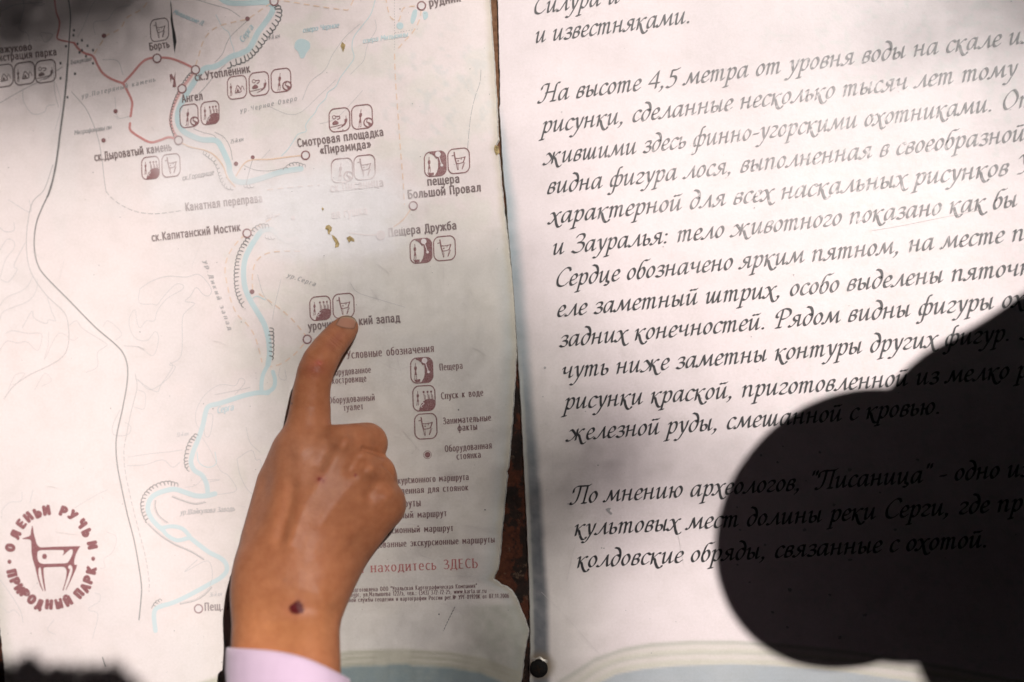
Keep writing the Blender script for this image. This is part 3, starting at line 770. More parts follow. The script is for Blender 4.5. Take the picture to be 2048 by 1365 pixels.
def txt_glare_fade(x, y):  # glare on the upper lines painted into the ink colour, plus speckled loss
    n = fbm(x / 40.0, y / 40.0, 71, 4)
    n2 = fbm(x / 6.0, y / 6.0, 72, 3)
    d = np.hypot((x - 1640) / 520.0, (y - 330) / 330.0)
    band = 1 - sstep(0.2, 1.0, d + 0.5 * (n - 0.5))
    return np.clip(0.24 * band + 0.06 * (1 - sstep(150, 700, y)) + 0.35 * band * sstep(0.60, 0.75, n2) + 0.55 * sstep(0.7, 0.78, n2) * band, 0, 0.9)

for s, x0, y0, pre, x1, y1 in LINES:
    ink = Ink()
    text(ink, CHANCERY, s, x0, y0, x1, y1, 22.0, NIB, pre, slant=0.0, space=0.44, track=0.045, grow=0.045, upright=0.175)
    ink.build('text_line', M['black'], text_board, txt_glare_fade)

# ------------------------------------------------------------------ map drawing
def ml(*a):
    return np.array(a, float).reshape(-1, 2)

RIVERS = [
    (ml(430, -14, 452, 4, 480, 7, 505, 6, 530, 5, 545, 12, 544, 25, 531, 45, 516, 65, 506, 85, 497, 99, 480, 108, 462, 114, 446, 125, 428, 134, 410, 137, 398, 150, 386, 168, 375, 185, 364, 205, 356, 225, 356, 245, 366, 262, 385, 273, 405, 280, 430, 281, 440, 290, 450, 310, 458, 330, 460, 345, 470, 361, 490, 365, 520, 358, 550, 348, 575, 342, 602, 338), 11),
    (ml(592, 478, 577, 482, 560, 474, 548, 462, 535, 459, 522, 464, 510, 480, 498, 500, 490, 520, 487, 545, 490, 575, 500, 600, 515, 625, 529, 650, 537, 680, 539, 708, 536, 730), 10.5),
    (ml(536, 730, 526, 750, 523, 768, 523, 780), 8), (ml(546, 744, 550, 760, 547, 776, 534, 785, 520, 785), 8),
    (ml(536, 786, 515, 786, 490, 791, 465, 799, 440, 807, 418, 813, 411, 826, 406, 850, 396, 880, 386, 905, 382, 925, 389, 941, 404, 951, 413, 968, 416, 990), 9.5),
    (ml(430, 988, 412, 992, 392, 992, 370, 985, 350, 979, 330, 982, 310, 990, 299, 1002, 296, 1020, 303, 1037, 316, 1052, 326, 1060), 10),
    (ml(324, 1056, 345, 1053, 365, 1058, 379, 1072), 8), (ml(324, 1058, 336, 1072, 355, 1081, 379, 1076), 8),
    (ml(378, 1074, 398, 1090, 420, 1106, 440, 1116, 452, 1128, 453, 1143, 440, 1157, 420, 1168, 395, 1182, 370, 1195, 345, 1206, 320, 1213), 9),
]
ink = Ink()
for p, w in RIVERS:
    ink.piece().line(p, w, layer=0)
ink.build_each('river', M['water'], map_board, map_fade)
ink = Ink()
for p, w in ((ml(325, 1212, 312, 1218, 308, 1232, 311, 1262), 9),):
    ink.piece().line(p, w)
ink.piece().line(ml(752, -6, 742, 28, 726, 50, 708, 74, 704, 95, 708, 116, 695, 136, 681, 155, 671, 174, 656, 185, 651, 198, 637, 212, 630, 226, 618, 240, 611, 252, 612, 263, 596, 269, 586, 284, 575, 300, 563, 312), 1.6)
ink.piece().line(ml(432, 30, 445, 55, 458, 66, 462, 84, 468, 104, 458, 112), 1.3)
ink.piece().line(ml(498, 605, 512, 593, 530, 600), 2.2)
ink.piece().line(ml(430, 905, 432, 928, 415, 935, 398, 925, 394, 905), 1.6)
ink.piece().poly([catmull(ml(603, 78, 618, 84, 620, 96, 613, 106, 608, 116, 601, 116, 596, 104, 589, 96, 592, 83), 5, True)])
ink.piece().disc(800, 52, 7)
ink.piece().poly([catmull(ml(826, 22, 834, 20, 833, 34, 826, 48, 821, 42), 5, True)])
ink.piece().poly([catmull(ml(846, 25, 854, 24, 856, 34, 848, 40), 5, True)])
ink.build_each('lake', M['water'], map_board, map_fade)

# faint outlines of woods and clearings
ink = Ink()
S36 = 3.593
def z6(*a):
    p = ml(*a)
    return np.stack([p[:, 0] / S36, 400 + p[:, 1] / S36], 1)
THIN = [z6(1005, 640, 1090, 585, 1200, 550, 1340, 555, 1420, 535, 1480, 580, 1520, 650, 1500, 690, 1460, 680, 1410, 630, 1370, 690, 1330, 730, 1400, 745, 1330, 810, 1310, 870, 1310, 1050, 1290, 1140, 1215, 1185, 1260, 1200, 1200, 1290, 1080, 1365, 990, 1290),
        z6(1005, 640, 1000, 740, 1100, 750, 1130, 755, 1180, 690, 1260, 610, 1310, 610, 1310, 645, 1200, 710, 1130, 800, 1110, 870, 1050, 870, 1010, 920, 985, 880, 970, 790, 930, 850, 935, 930, 980, 1000, 1060, 1010, 1115, 945, 1140, 1000, 1100, 1120, 1000, 1060, 890, 1050),
        z6(0, 360, 50, 285, 100, 300, 100, 350, 40, 430, 0, 560), z6(180, 310, 100, 470, 125, 500, 60, 590, 0, 570), z6(240, 545, 180, 640, 50, 700, 0, 760), z6(270, 570, 260, 650, 200, 730, 30, 800, 0, 860),
        z6(160, 920, 230, 800, 245, 850, 330, 890, 350, 860, 400, 870, 370, 800, 340, 700), z6(0, 1080, 50, 1015, 130, 1030, 190, 1020, 270, 1085, 300, 1000, 290, 960, 200, 960, 90, 940, 40, 960), z6(350, 950, 345, 1050, 320, 1150, 420, 960, 520, 1010, 560, 990),
        z6(500, 900, 550, 870, 600, 930, 760, 1030, 750, 1060, 700, 1100, 700, 1200, 620, 1240), z6(740, 910, 780, 870, 875, 960, 830, 1010), z6(210, 0, 215, 90, 60, 0), z6(0, 200, 40, 230, 100, 220, 100, 165), z6(60, 1365, 110, 1260, 180, 1250, 120, 1320), z6(250, 1365, 320, 1250, 370, 1300, 300, 1340),
        ml(274, 760, 312, 784, 322, 770, 345, 735, 340, 725), ml(275, 780, 290, 788, 288, 818, 268, 814), ml(400, 860, 392, 845, 393, 820, 410, 790, 440, 770, 470, 772, 480, 757, 490, 765, 470, 790),
        ml(415, 828, 426, 832, 420, 870, 410, 872, 408, 850), ml(404, 875, 420, 900, 440, 940, 455, 950, 470, 970, 472, 982, 455, 987, 430, 990), ml(255, 915, 300, 908, 340, 904, 365, 900), ml(254, 932, 290, 930, 325, 920, 345, 935, 360, 925),
        ml(474, 918, 503, 901, 512, 920, 522, 925, 520, 990, 497, 982, 480, 950, 474, 918), ml(492, 855, 500, 885, 520, 905), ml(240, 820, 226, 850, 228, 870, 255, 870, 262, 855, 250, 845),
        ml(415, 960, 440, 960, 420, 964), ml(370, 975, 390, 972, 405, 958), ml(395, 1120, 375, 1138, 372, 1143, 415, 1122, 425, 1150, 420, 1170), ml(212, 1064, 233, 1075, 225, 1105, 208, 1118, 210, 1135, 200, 1137),
        ml(190, 1187, 200, 1190, 198, 1204, 178, 1216, 180, 1222, 196, 1230, 185, 1278), ml(0, 1160, 15, 1180, 40, 1220, 46, 1245), ml(0, 1208, 15, 1225, 28, 1220, 40, 1232), ml(3, 1038, 5, 1020, 20, 1005, 42, 1003, 44, 985), ml(60, 1005, 66, 980), ml(112, 1270, 95, 1260, 108, 1240),
        ml(150, 1016, 190, 992, 215, 980), ml(46, 0, 48, 15, 40, 45, 38, 60, 55, 68, 60, 90), ml(80, 66, 90, 85, 105, 70, 82, 65), ml(90, 8, 78, 12, 60, 5), ml(0, 25, 30, 10, 85, 5), ml(190, 70, 188, 45, 215, 40, 232, 18, 260, 10), ml(155, 75, 168, 50, 182, 15, 195, -5),
        ml(45, 180, 48, 205, 65, 228, 88, 225, 95, 212, 110, 210), ml(108, 160, 116, 180, 122, 215, 110, 260), ml(230, 195, 235, 235, 260, 233), ml(205, 120, 235, 122, 246, 150), ml(540, 300, 520, 320, 505, 318), ml(530, 210, 590, 230, 640, 190, 672, 160), ml(720, 48, 690, 75, 665, 110, 650, 140, 620, 165, 605, 200),
        ml(750, 40, 752, 60, 735, 90, 728, 120, 715, 135, 700, 150), ml(640, 248, 675, 235, 725, 182), ml(430, 790, 480, 780, 500, 775), ml(650, 610, 668, 655, 675, 700), ml(545, 640, 550, 610, 562, 560), ml(515, 550, 527, 590, 545, 612),
        ml(700, 565, 715, 585, 760, 600, 810, 615), ml(560, 735, 558, 755, 572, 760, 570, 740)]
for i, p in enumerate(THIN):
    ink.piece().line(p, 0.9 if i % 3 else 1.1, layer=0, n=4, smooth=True)
ink.build_each('wood_outline', M['thin'], map_board, map_fade)

# footpaths and roads
ink = Ink()
ink.piece().line(ml(-40, 225, 0, 206, 40, 183, 73, 166, 100, 150, 124, 135), 1.2)
ink.piece().line(ml(107, 120, 109, 180, 117, 215), 0.9)
ink.piece().line(ml(106, 330, 88, 380, 65, 405, 55, 450, 53, 500, 62, 545, 92, 590, 128, 625, 137, 655, 136, 692, 125, 714, 100, 731, 60, 750, 28, 772, 8, 798), 1.2)
ink.piece().line(ml(270, 748, 274, 776, 262, 825, 252, 875), 1.0)
ink.piece().dash(ml(252, 875, 248, 900, 250, 940, 262, 1000, 277, 1060, 290, 1110, 298, 1160, 298, 1185), 1.2, 9, 4)
ink.piece().line(ml(143, 184, 160, 203, 172, 218, 185, 245, 197, 280, 204, 320, 208, 355, 212, 383), 1.2)
ink.piece().dash(ml(212, 383, 222, 395, 240, 409, 270, 423, 305, 428, 340, 425, 366, 421), 1.2, 10, 4)
ink.piece().line(ml(450, 130, 440, 140, 430, 150, 410, 175, 395, 190), 1.2)
ink.piece().line(ml(495, 42, 480, 55, 460, 75, 452, 90, 445, 108, 430, 125), 1.1)
ink.piece().line(ml(382, -4, 420, 8, 455, 18, 472, 28, 480, 34), 1.3)
ink.piece().line(ml(505, 320, 498, 345, 492, 370), 1.4)
ink.piece().line(ml(430, 265, 448, 275, 460, 295, 465, 320), 1.2)
ink.piece().line(ml(387, 258, 405, 265, 425, 270, 432, 276), 1.0)
ink.piece().line(ml(485, 330, 510, 340, 540, 342, 575, 335), 1.0)
ink.piece().dash(ml(962, 140, 960, 165, 950, 195, 942, 230, 938, 265, 935, 300), 1.1, 22, 2)
ink.piece().dash(ml(789, 0, 789, 60, 789, 100), 1.0, 2.5, 3)
ink.piece().dash(ml(790, 66, 838, 58), 0.9, 2.5, 3)
ink.build_each('footpath', M['grey'], map_board, map_fade)

RAIL = ml(133, -20, 139, 12, 141, 40, 138, 85, 135, 130, 130, 190, 122, 252, 112, 328, 100, 380, 85, 414, 74, 442, 69, 470, 69, 500, 75, 528, 90, 552, 140, 603, 190, 654, 232, 690, 248, 710, 255, 735, 254, 768, 245, 818, 234, 868, 232, 898, 235, 933, 243, 975, 255, 1030, 268, 1080, 278, 1135, 283, 1172, 282, 1200, 278, 1240)
ink = Ink()
ink.line(RAIL, 2.3, n=8, layer=2)
pr = catmull(RAIL, 40)
dl = np.concatenate([[0], np.cumsum(np.linalg.norm(np.diff(pr, axis=0), axis=1))])
for s in np.arange(150, 420, 4.0):
    x, y = np.interp(s, dl, pr[:, 0]), np.interp(s, dl, pr[:, 1])
    ink.add(*ribbon(ml(x - 2.6, y, x + 2.6, y + .4), (0.7, 0.7, 0), cap=False), 2)
for x, y in ((148, 61), (147, 71), (164, 81), (175, 92), (186, 101), (164, 101), (159, 105), (172, 113), (155, 88), (132, 93), (121, 127), (186, 127), (150, 148), (121, 157), (135, 195)):
    ink.add(ml(x - 2, y - 2.4, x + 1.8, y - 2.6, x + 2, y + 2.4, x - 1.8, y + 2.6), [(0, 1, 2, 3)], 2)
ink.build('railway_line', M['rail'], map_board, map_fade)

# routes
ink = Ink()
for p in (ml(108, -12, 112, 22, 119, 45, 116, 66, 114, 76, 122, 81, 148, 86), ml(148, 86, 158, 99, 170, 107, 186, 113, 195, 130, 205, 146, 222, 158, 246, 167), ml(246, 167, 264, 148, 282, 127, 296, 118, 314, 116, 340, 117, 368, 127, 391, 139),
          ml(246, 167, 256, 185, 264, 204, 263, 220, 261, 233), ml(260, 247, 261, 261, 280, 275, 301, 285, 320, 281, 338, 275, 357, 280)):
    ink.piece().line(p, 4.6 if p[0][0] > 110 else 3.2, layer=1)
ink.build_each('hiking_route', M['route'], map_board, map_fade)
ink = Ink()
ink.piece().line(ml(391, 139, 378, 158, 364, 178, 352, 200, 344, 221, 341, 242, 346, 262, 357, 280), 6, layer=1)
ink.build_each('hiking_route', M['pink'], map_board, map_fade)
ink = Ink()
for p in (ml(548, 0, 580, 4, 630, 12, 688, 20, 698, 17, 709, -4), ml(771, -6, 776, 20, 782, 36, 797, 42, 803, 25, 810, 15, 838, 12), ml(843, 20, 838, 42, 826, 64, 808, 84, 794, 100), ml(789, 108, 791, 160, 796, 230, 801, 300, 806, 360, 809, 410),
          ml(391, 132, 398, 110, 406, 84, 420, 64, 440, 52, 470, 44, 495, 38, 508, 30, 528, 16, 548, 3), ml(560, 428, 530, 445, 494, 467, 470, 490, 455, 515, 450, 542, 455, 572, 462, 602, 475, 630, 495, 650, 509, 672, 518, 700, 524, 725),
          ml(600, 503, 562, 503, 532, 508, 512, 524, 505, 550, 505, 580), ml(518, 588, 545, 607, 580, 635, 612, 672), ml(608, 688, 588, 710, 562, 728, 540, 734), ml(188, 108, 204, 84, 212, 72, 240, 58, 254, 36, 284, 18, 300, -4), ml(535, 380, 580, 375, 640, 370)):
    ink.piece().dash(p, 2.4, 12, 8, layer=1)
for p in (ml(357, 283, 380, 294, 410, 301, 430, 312, 446, 332, 455, 356, 470, 374), ml(472, 352, 488, 328, 505, 320, 540, 319, 570, 315, 606, 311), ml(822, 418, 806, 440, 788, 454), ml(700, 466, 730, 470, 755, 470)):
    ink.piece().line(p, 2.6, layer=1)
ink.build_each('hiking_route', M['orange'], map_board, map_fade)

# cliff combs and scallops along the river
def scallop(ink, pts, step, depth, w, side):
    p = catmull(pts, 24)
    d = np.concatenate([[0], np.cumsum(np.linalg.norm(np.diff(p, axis=0), axis=1))])
    s = 0.0
    k = 0
    while s + step * 0.7 < d[-1]:
        st = step * (0.85 + 0.3 * ((k * 7919) % 13) / 13)
        a = np.array([np.interp(s, d, p[:, 0]), np.interp(s, d, p[:, 1])])
        b = np.array([np.interp(s + st, d, p[:, 0]), np.interp(s + st, d, p[:, 1])])
        t = (b - a) / np.linalg.norm(b - a)
        n = np.array([-t[1], t[0]]) * side
        q = np.array([a + n * depth * (0.8 + 0.4 * ((k * 31) % 7) / 7), a + t * st * 0.12 + n * depth * 0.2, a + t * st * 0.5 - n * depth * 0.12, b + n * depth * 0.05])
        ink.line(q, w * (0.85 + 0.35 * ((k * 17) % 5) / 5), layer=2, n=5)
        s += st
        k += 1
def comb(ink, pts, step, depth, w, side):
    ink.line(pts, w, layer=2)
    p = catmull(pts, 24)
    d = np.concatenate([[0], np.cumsum(np.linalg.norm(np.diff(p, axis=0), axis=1))])
    for s in np.arange(1, d[-1], step):
        a = np.array([np.interp(s, d, p[:, 0]), np.interp(s, d, p[:, 1])])
        b = np.array([np.interp(s + .5, d, p[:, 0]), np.interp(s + .5, d, p[:, 1])])
        t = (b - a) / max(np.linalg.norm(b - a), 1e-6)
        ink.add(*ribbon(np.array([a, a + np.array([-t[1], t[0]]) * side * depth]), (w * .35, w * .35, 0), cap=False), 2)
ink = Ink()
scallop(ink.piece(), ml(550, 6, 560, 13, 563, 26, 560, 40, 552, 54, 540, 70, 525, 90, 510, 108, 494, 122, 475, 129, 460, 134, 452, 141), 9.5, 10, 2.4, 1)
scallop(ink.piece(), ml(386, 142, 377, 150, 363, 170, 351, 194, 344, 214, 340, 236, 342, 255, 348, 274), 6.5, 3.6, 1.6, -1)
scallop(ink.piece(), ml(538, 450, 520, 449, 506, 458, 494, 476, 480, 497, 472, 522, 469, 550, 471, 580, 478, 602, 488, 618), 8.0, 7.5, 1.9, -1)
scallop(ink.piece(), ml(546, 656, 547, 680, 547, 700, 545, 722), 8.2, -8, 1.9, -1)
scallop(ink.piece(), ml(392, 867, 380, 880, 372, 900, 369, 920, 371, 935, 381, 946), 8.0, 6.5, 1.8, -1)
scallop(ink.piece(), ml(357, 968, 335, 963, 310, 970, 290, 986, 282, 1005, 284, 1026, 293, 1046), 8.0, 6.5, 1.8, -1)
scallop(ink.piece(), ml(322, 1198, 311, 1204, 302, 1219), 7.5, 5, 1.5, -1)
ink.build_each('cliff_mark', M['rail'], map_board, map_fade)
ink = Ink()
ink.poly([ml(339, 150, 343, 148, 348, 156, 351, 143, 350.5, 158, 352.5, 174, 345, 175, 347, 161, 343, 158, 341.5, 167)], 3)
ink.build('angel_mark', M['maroon'], map_board, map_fade)
ink = Ink()
scallop(ink.piece(), ml(405, 307, 420, 318, 430, 328, 437, 348, 441, 362, 452, 377, 468, 380), 7.5, 5, 1.5, -1)
scallop(ink.piece(), ml(612, 331, 592, 325, 576, 330, 565, 341), 7.5, 5, 1.5, -1)
scallop(ink.piece(), ml(529, 475, 540, 479, 552, 477), 8, 6, 1.5, -1)
scallop(ink.piece(), ml(487, 374, 500, 376, 513, 372), 8, 5, 1.4, -1)
comb(ink.piece(), ml(344, 994, 365, 1002, 390, 1009, 412, 1005), 2.6, 3.6, 1.4, -1)
comb(ink.piece(), ml(312, 1001, 311, 1015, 319, 1032, 336, 1046), 2.6, 3.6, 1.3, 1)
comb(ink.piece(), ml(295, 1048, 320, 1071, 350, 1090, 380, 1103, 408, 1120), 2.8, 3.4, 1.6, -1)
comb(ink.piece(), ml(424, 1175, 410, 1190, 390, 1202, 360, 1209), 2.8, 4, 1.5, 1)
ink.build_each('cliff_mark', M['grey'], map_board, map_fade)

# stops along the routes
for x, y in ((314, 117), (391, 140), (364, 178), (357, 281), (548, 3), (843, 12), (494, 467), (614.5, 679), (826.5, 412), (761.5, 471), (611, 311), (397, 1218)):
    ink = Ink()
    a = np.linspace(0, 2 * math.pi, 28, endpoint=False)
    ink.line(np.stack([x + 8.0 * np.cos(a), y + 8.2 * np.sin(a)], 1), 2.8, closed=True, layer=4, n=2)
    o = ink.build('route_stop', M['maroon'], map_board, map_fade)
    ink = Ink()
    ink.disc(x, y, 7.2, layer=3, ry=7.4)
    ink.build('stop_fill', M['white'], o)
for x, y, r in ((208, 72, 4.6), (231, 223, 4.4), (207, 281, 4.4), (495, 38, 4.6), (472, 328, 4.4), (505.5, 315, 4), (504, 584, 4.8), (855, 910, 5.6), (586, 436, 4.5)):
    ink = Ink()
    ink.disc(x, y, r, layer=3)
    if x == 855:
        a = np.linspace(0, 2 * math.pi, 28, endpoint=False)
        ink.line(np.stack([x + 7.8 * np.cos(a), y + 7.8 * np.sin(a)], 1), 0.9, closed=True, layer=3, n=2)
    ink.build('camp_dot', M['maroon'], map_board, map_fade)

# ------------------------------------------------------------------ pictograms (unit square, y down)
def rrect(n=6, r=0.27, k=0.0):
    out = []
    for cx, cy, a0 in ((1 - r, r, -90), (1 - r, 1 - r, 0), (r, 1 - r, 90), (r, r, 180)):
        for t in np.linspace(a0, a0 + 90, n):
            out.append((cx + r * math.cos(math.radians(t)), cy + r * math.sin(math.radians(t))))
    return np.array(out)

def figure(add, x, y, s, lean=0.0):
    L = lambda *a: ml(*a) * s + (x, y)
    add('line', L(lean * 1.6, -.30, lean, -.12), .035)
    add('poly', L(-.07 + lean, -.12, .07 + lean, -.12, .09 + lean * .8, .0, .05 + lean * .5, .10, -.05 + lean * .5, .10, -.09 + lean * .8, .0))
    add('poly', L(-.02 + lean * .5, .08, .02 + lean * .5, .08, .085, .36, -.085, .36))
    add('line', L(-.05, .36, -.07, .55, -.12, .58), .028)
    add('line', L(.05, .36, .05, .55, .0, .58), .028)

def pict_shapes(kind):
    out = []
    add = lambda t, p, w=0: out.append((t, np.asarray(p, float), w))
    if kind == 'deer':
        add('line', ml(.30, .14, .34, .40, .40, .62), .07)
        add('line', ml(.19, .27, .32, .25), .045)
        add('line', ml(.34, .38, .5, .40, .8, .37), .042)
        add('line', ml(.80, .36, .72, .56), .06)
        add('line', ml(.40, .60, .55, .61, .72, .57), .042)
        add('line', ml(.64, .40, .61, .46), .035)
        add('disc', ml(.47, .50), .032)
        add('line', ml(.38, .6, .44, .86), .03); add('line', ml(.46, .6, .47, .86), .03); add('line', ml(.44, .86, .47, .86), .03)
        add('line', ml(.74, .56, .64, .85), .03); add('line', ml(.78, .6, .66, .85), .03)
    elif kind == 'tent':
        figure(add, .18, .48, .62)
        add('line', ml(.40, .74, .52, .42, .72, .70, .40, .74), .05)
        add('poly', ml(.46, .70, .53, .55, .62, .68))
        add('line', ml(.70, .62, .77, .46, .88, .66), .035)
    elif kind == 'fire':
        add('ring', ml(.24, .36), .075)
        add('line', ml(.36, .34, .5, .35, .52, .42, .40, .48), .055)
        add('poly', ml(.14, .66, .16, .58, .30, .50, .42, .57, .46, .64, .42, .68, .2, .70))
        add('line', ml(.02, .78, .3, .76, .62, .72), .035)
        add('poly', ml(.74, .50, .88, .48, .88, .58, .80, .72, .62, .82, .60, .76, .74, .66))
        add('line', ml(.82, .36, .82, .48), .03)
        add('line', ml(.60, .80, .5, .84, .40, .86), .025)
    elif kind == 'view':
        figure(add, .40, .44, .82, .05)
        add('ring', ml(.80, .77), .20)
        add('line', ml(.76, .62, .72, .74, .86, .80, .92, .86), .055)
        add('poly', ml(.74, .72, .9, .79, .97, .84, .85, .96))
    elif kind == 'descent':
        figure(add, .22, .40, .62)
        hill = [(.25, .975), (.29, .86), (.37, .72), (.48, .61), (.62, .545), (.76, .53), (.90, .555), (.985, .60), (.985, .76), (.93, .90), (.84, .965), (.72, .985), (.5, .985)]
        add('poly', np.array(hill))
        for x in (.52, .70, .86):
            add('line', ml(x, .56, x - .03, .24), .03)
            add('disc', ml(x - .03, .25), .045)
            add('line', ml(x + .05, .56, x + .03, .38), .025)
        add('white', ml(.38, .66, .50, .70, .36, .80, .40, .86), .03)
    else:
        add('cave', ml(0, 0))
        figure(add, .22, .42, .72)
        add('poly', ml(.14, .86, .42, .85, .42, .955, .22, .968))
        add('wdisc', ml(.64, .12), .12)
        add('white', ml(.68, .22, .74, .40, .78, .54), .035)
        add('wdisc', ml(.80, .58), .06)
    return out

def pictogram(kind, cx, cy, w, h, slope, mat, fade=map_fade, lean=0.03):
    ox, oy = np.array([w, slope * w]), np.array([lean * h, h])
    org = np.array([cx, cy]) - ox / 2 - oy / 2
    T = lambda p: org + np.asarray(p)[:, :1] * ox + np.asarray(p)[:, 1:] * oy
    ink, wh = Ink(), Ink()
    rr = rrect()
    ink.line(T(rr), 2.15 if w > 38 else 1.9, closed=True, layer=3, n=2)
    sc = math.sqrt(w * h)
    for t, p, a in pict_shapes(kind):
        if t == 'line':
            ink.line(T(p), max(a * sc * .78, 1.1), layer=3, n=4, smooth=len(p) > 2)
        elif t == 'poly':
            ink.poly([T(p)], 3)
        elif t == 'disc':
            q = T(p)[0]; ink.disc(q[0], q[1], a * sc, 3)
        elif t == 'ring':
            q = T(p)[0]
            an = np.linspace(0, 2 * math.pi, 20, endpoint=False)
            ink.line(np.stack([q[0] + a * sc * np.cos(an), q[1] + a * sc * np.sin(an)], 1), a * sc * .42 if a < .1 else 2.6, closed=True, layer=3, n=2)
        elif t == 'white':
            wh.line(T(p), a * sc, layer=5, n=4)
        elif t == 'wdisc':
            q = T(p)[0]; wh.disc(q[0], q[1], a * sc, 5)
        elif t == 'cave':
            inner = [(.46, .97), (.56, .85), (.63, .66), (.64, .45), (.62, .28), (.55, .30), (.46, .18), (.36, .10), (.24, .06)]
            outer = [(x, y) for x, y in rrect(8) if not (x < .27)]
            top = [(.27, .0)] + [q for q in outer]
            ring = [(.27, .01), (.73, .0)] + [(1 - .27 + .27 * math.cos(math.radians(t)), .27 + .27 * math.sin(math.radians(t))) for t in range(-80, 1, 10)] + [(1 - .27 + .27 * math.cos(math.radians(t)), .73 + .27 * math.sin(math.radians(t))) for t in range(0, 91, 10)]
            ink.poly([T(ring + inner)], 3)
    o = ink.build('pictogram', mat, map_board, fade)
    if wh.v:
        wh.build('pictogram_cutout', M['white'], o)
    return o

PICTS = [('deer', 319, 60, 36, 44, -.16, 'label'), ('tent', 6, 152, 40, 44, -.14, 'label'), ('tent', 49, 147, 40, 44, -.14, 'label'), ('fire', 91, 143, 40, 44, -.14, 'label'), ('view', 378, 232, 36, 45, -.14, 'maroon'), ('descent', 420, 226, 36, 45, -.14, 'maroon'),
         ('tent', 474, 175, 38, 45, -.13, 'maroon'), ('fire', 518, 168, 39, 46, -.13, 'maroon'), ('view', 562, 161, 39, 46, -.13, 'maroon'), ('descent', 301, 336, 35, 44, -.12, 'maroon'), ('deer', 342, 331, 36, 45, -.12, 'maroon'), ('fire', 679, 240, 41, 46, -.11, 'maroon'), ('view', 724, 234, 41, 47, -.11, 'maroon'),
         ('view', 684, 341, 42, 47, -.10, 'maroon'), ('deer', 729, 335, 42, 48, -.10, 'maroon'), ('cave', 870.5, 328, 43, 49, -.10, 'maroon'), ('deer', 917.5, 322, 43, 49, -.10, 'maroon'), ('cave', 842, 502, 43, 48, -.09, 'maroon'), ('deer', 889, 497, 43, 48, -.09, 'maroon'), ('descent', 640.5, 617, 41, 47, -.09, 'maroon'), ('deer', 687, 612, 42, 48, -.09, 'maroon'),
         ('cave', 843.5, 741, 44, 50, -.06, 'maroon'), ('descent', 848, 797, 44, 50, -.06, 'maroon'), ('deer', 851.5, 853, 44, 50, -.06, 'maroon'), ('deer', 482, 1168, 44, 44, -.05, 'label')]
for k, cx, cy, w, h, s, m in PICTS:
    pictogram(k, cx, cy, w, h, s, M[m])

# ------------------------------------------------------------------ map lettering
BOLD, MED, THINP = (0.122, 0.115, 0), (0.115, 0.06, 0), (0.08, 0.045, 0)
LABELS = [('Бажуково', -9, 107, 64, 100, 9.5, None), ('истрация парка', -2, 122.5, 114, 110, 9.5, None), ('Борть', 300, 100.5, 340, 94.5, 9.5, None), ('ск.Утопленник', 391, 162, 501, 144, 10.5, None), ('Ангел', 365, 205, 406, 199, 10.5, None),
          ('ск.Дыроватый камень', 190, 322, 344, 300, 10.5, None), ('Смотровая площадка', 596, 294, 768, 271, 11, None), ('«Пирамида»', 641, 308.5, 743, 295, 11, None), ('ск.Писаница', 662, 384, 768, 372, 11, None), ('пещера', 856, 371, 920, 364.5, 11, None), ('Большой Провал', 817, 397, 962.5, 382, 11, None), ('ая гушка', 664, 437, 736, 427.5, 11, None),
          ('Пещера Дружба', 778, 473, 914, 458, 11, None), ('Канатная переправа', 372, 421.5, 526, 403, 10.5, None), ('ск.Капитанский Мостик', 304.5, 482.5, 481.5, 461, 10.5, None), ('урочище', 618, 661, 686, 653, 11, None), ('кий запад', 719, 650, 800.5, 643, 11, None), ('Пещ. А', 410, 1221.5, 463, 1219, 10.5, None), ('рудник', 860, 13, 922, 2, 10.5, None)]
for s, x0, y0, x1, y1, xh, _ in LABELS:
    ink = Ink()
    text(ink, SANS, s, x0, y0, x1, y1, xh, BOLD, layer=4, track=0.17)
    ink.build('map_label', M['label'], map_board, map_fade)
SERIFS = [('ур.Потеряный камень', 164, 197, 311, 163, 6.2, 'grey', .35), ('Митрофановы пн', 149, 270, 223, 258, 6, 'grey', .06), ('Бажуково', 142, 129, 183, 121, 5.5, 'grey', .06), ('ур.Черное Озеро', 481, 226, 594, 201, 6.2, 'grey', .4), ('озеро Черное', 606, 65.5, 678, 55, 7, 'bluetext', .08), ('озера Митькины', 726, 87, 816, 73, 7, 'water', .08),
          ('Молдавские Л.', 346, 27, 406, 52, 6.5, 'bluetext', .08), ('Серга', 486, 86, 508, 55, 8, 'bluetext', .1), ('79-й км', 533, 81, 560, 75, 5.5, 'grey', .05), ('75-й км', 461, 288, 487, 282, 5.5, 'grey', .05), ('ск.Городище', 365, 361, 428, 349, 6.5, 'grey', .08), ('ур.Серга', 574, 554, 630, 573, 6.2, 'grey', .3), ('ур.Дикий запад', 407, 523, 457, 661, 6.2, 'grey', .5),
          ('Серга', 435, 827.5, 468, 820, 9, 'bluetext', .08), ('ур.Шайкулова Заводь', 361, 1030, 470, 1022, 7, 'grey', .1), ('33-й км', 353, 874, 377, 871, 5.5, 'thin', .05), ('36-й км', 419, 1194, 444, 1192, 6, 'thin', .05), ('50-й км', 533, 438, 557, 433, 5, 'thin', .05)]
for s, x0, y0, x1, y1, xh, mk, tr in SERIFS:
    ink = Ink()
    text(ink, SANS, s, x0, y0, x1, y1, xh, MED, layer=4, track=tr, slant=0.25, serif=0.1)
    ink.build('map_label', M[mk], map_board, map_fade)
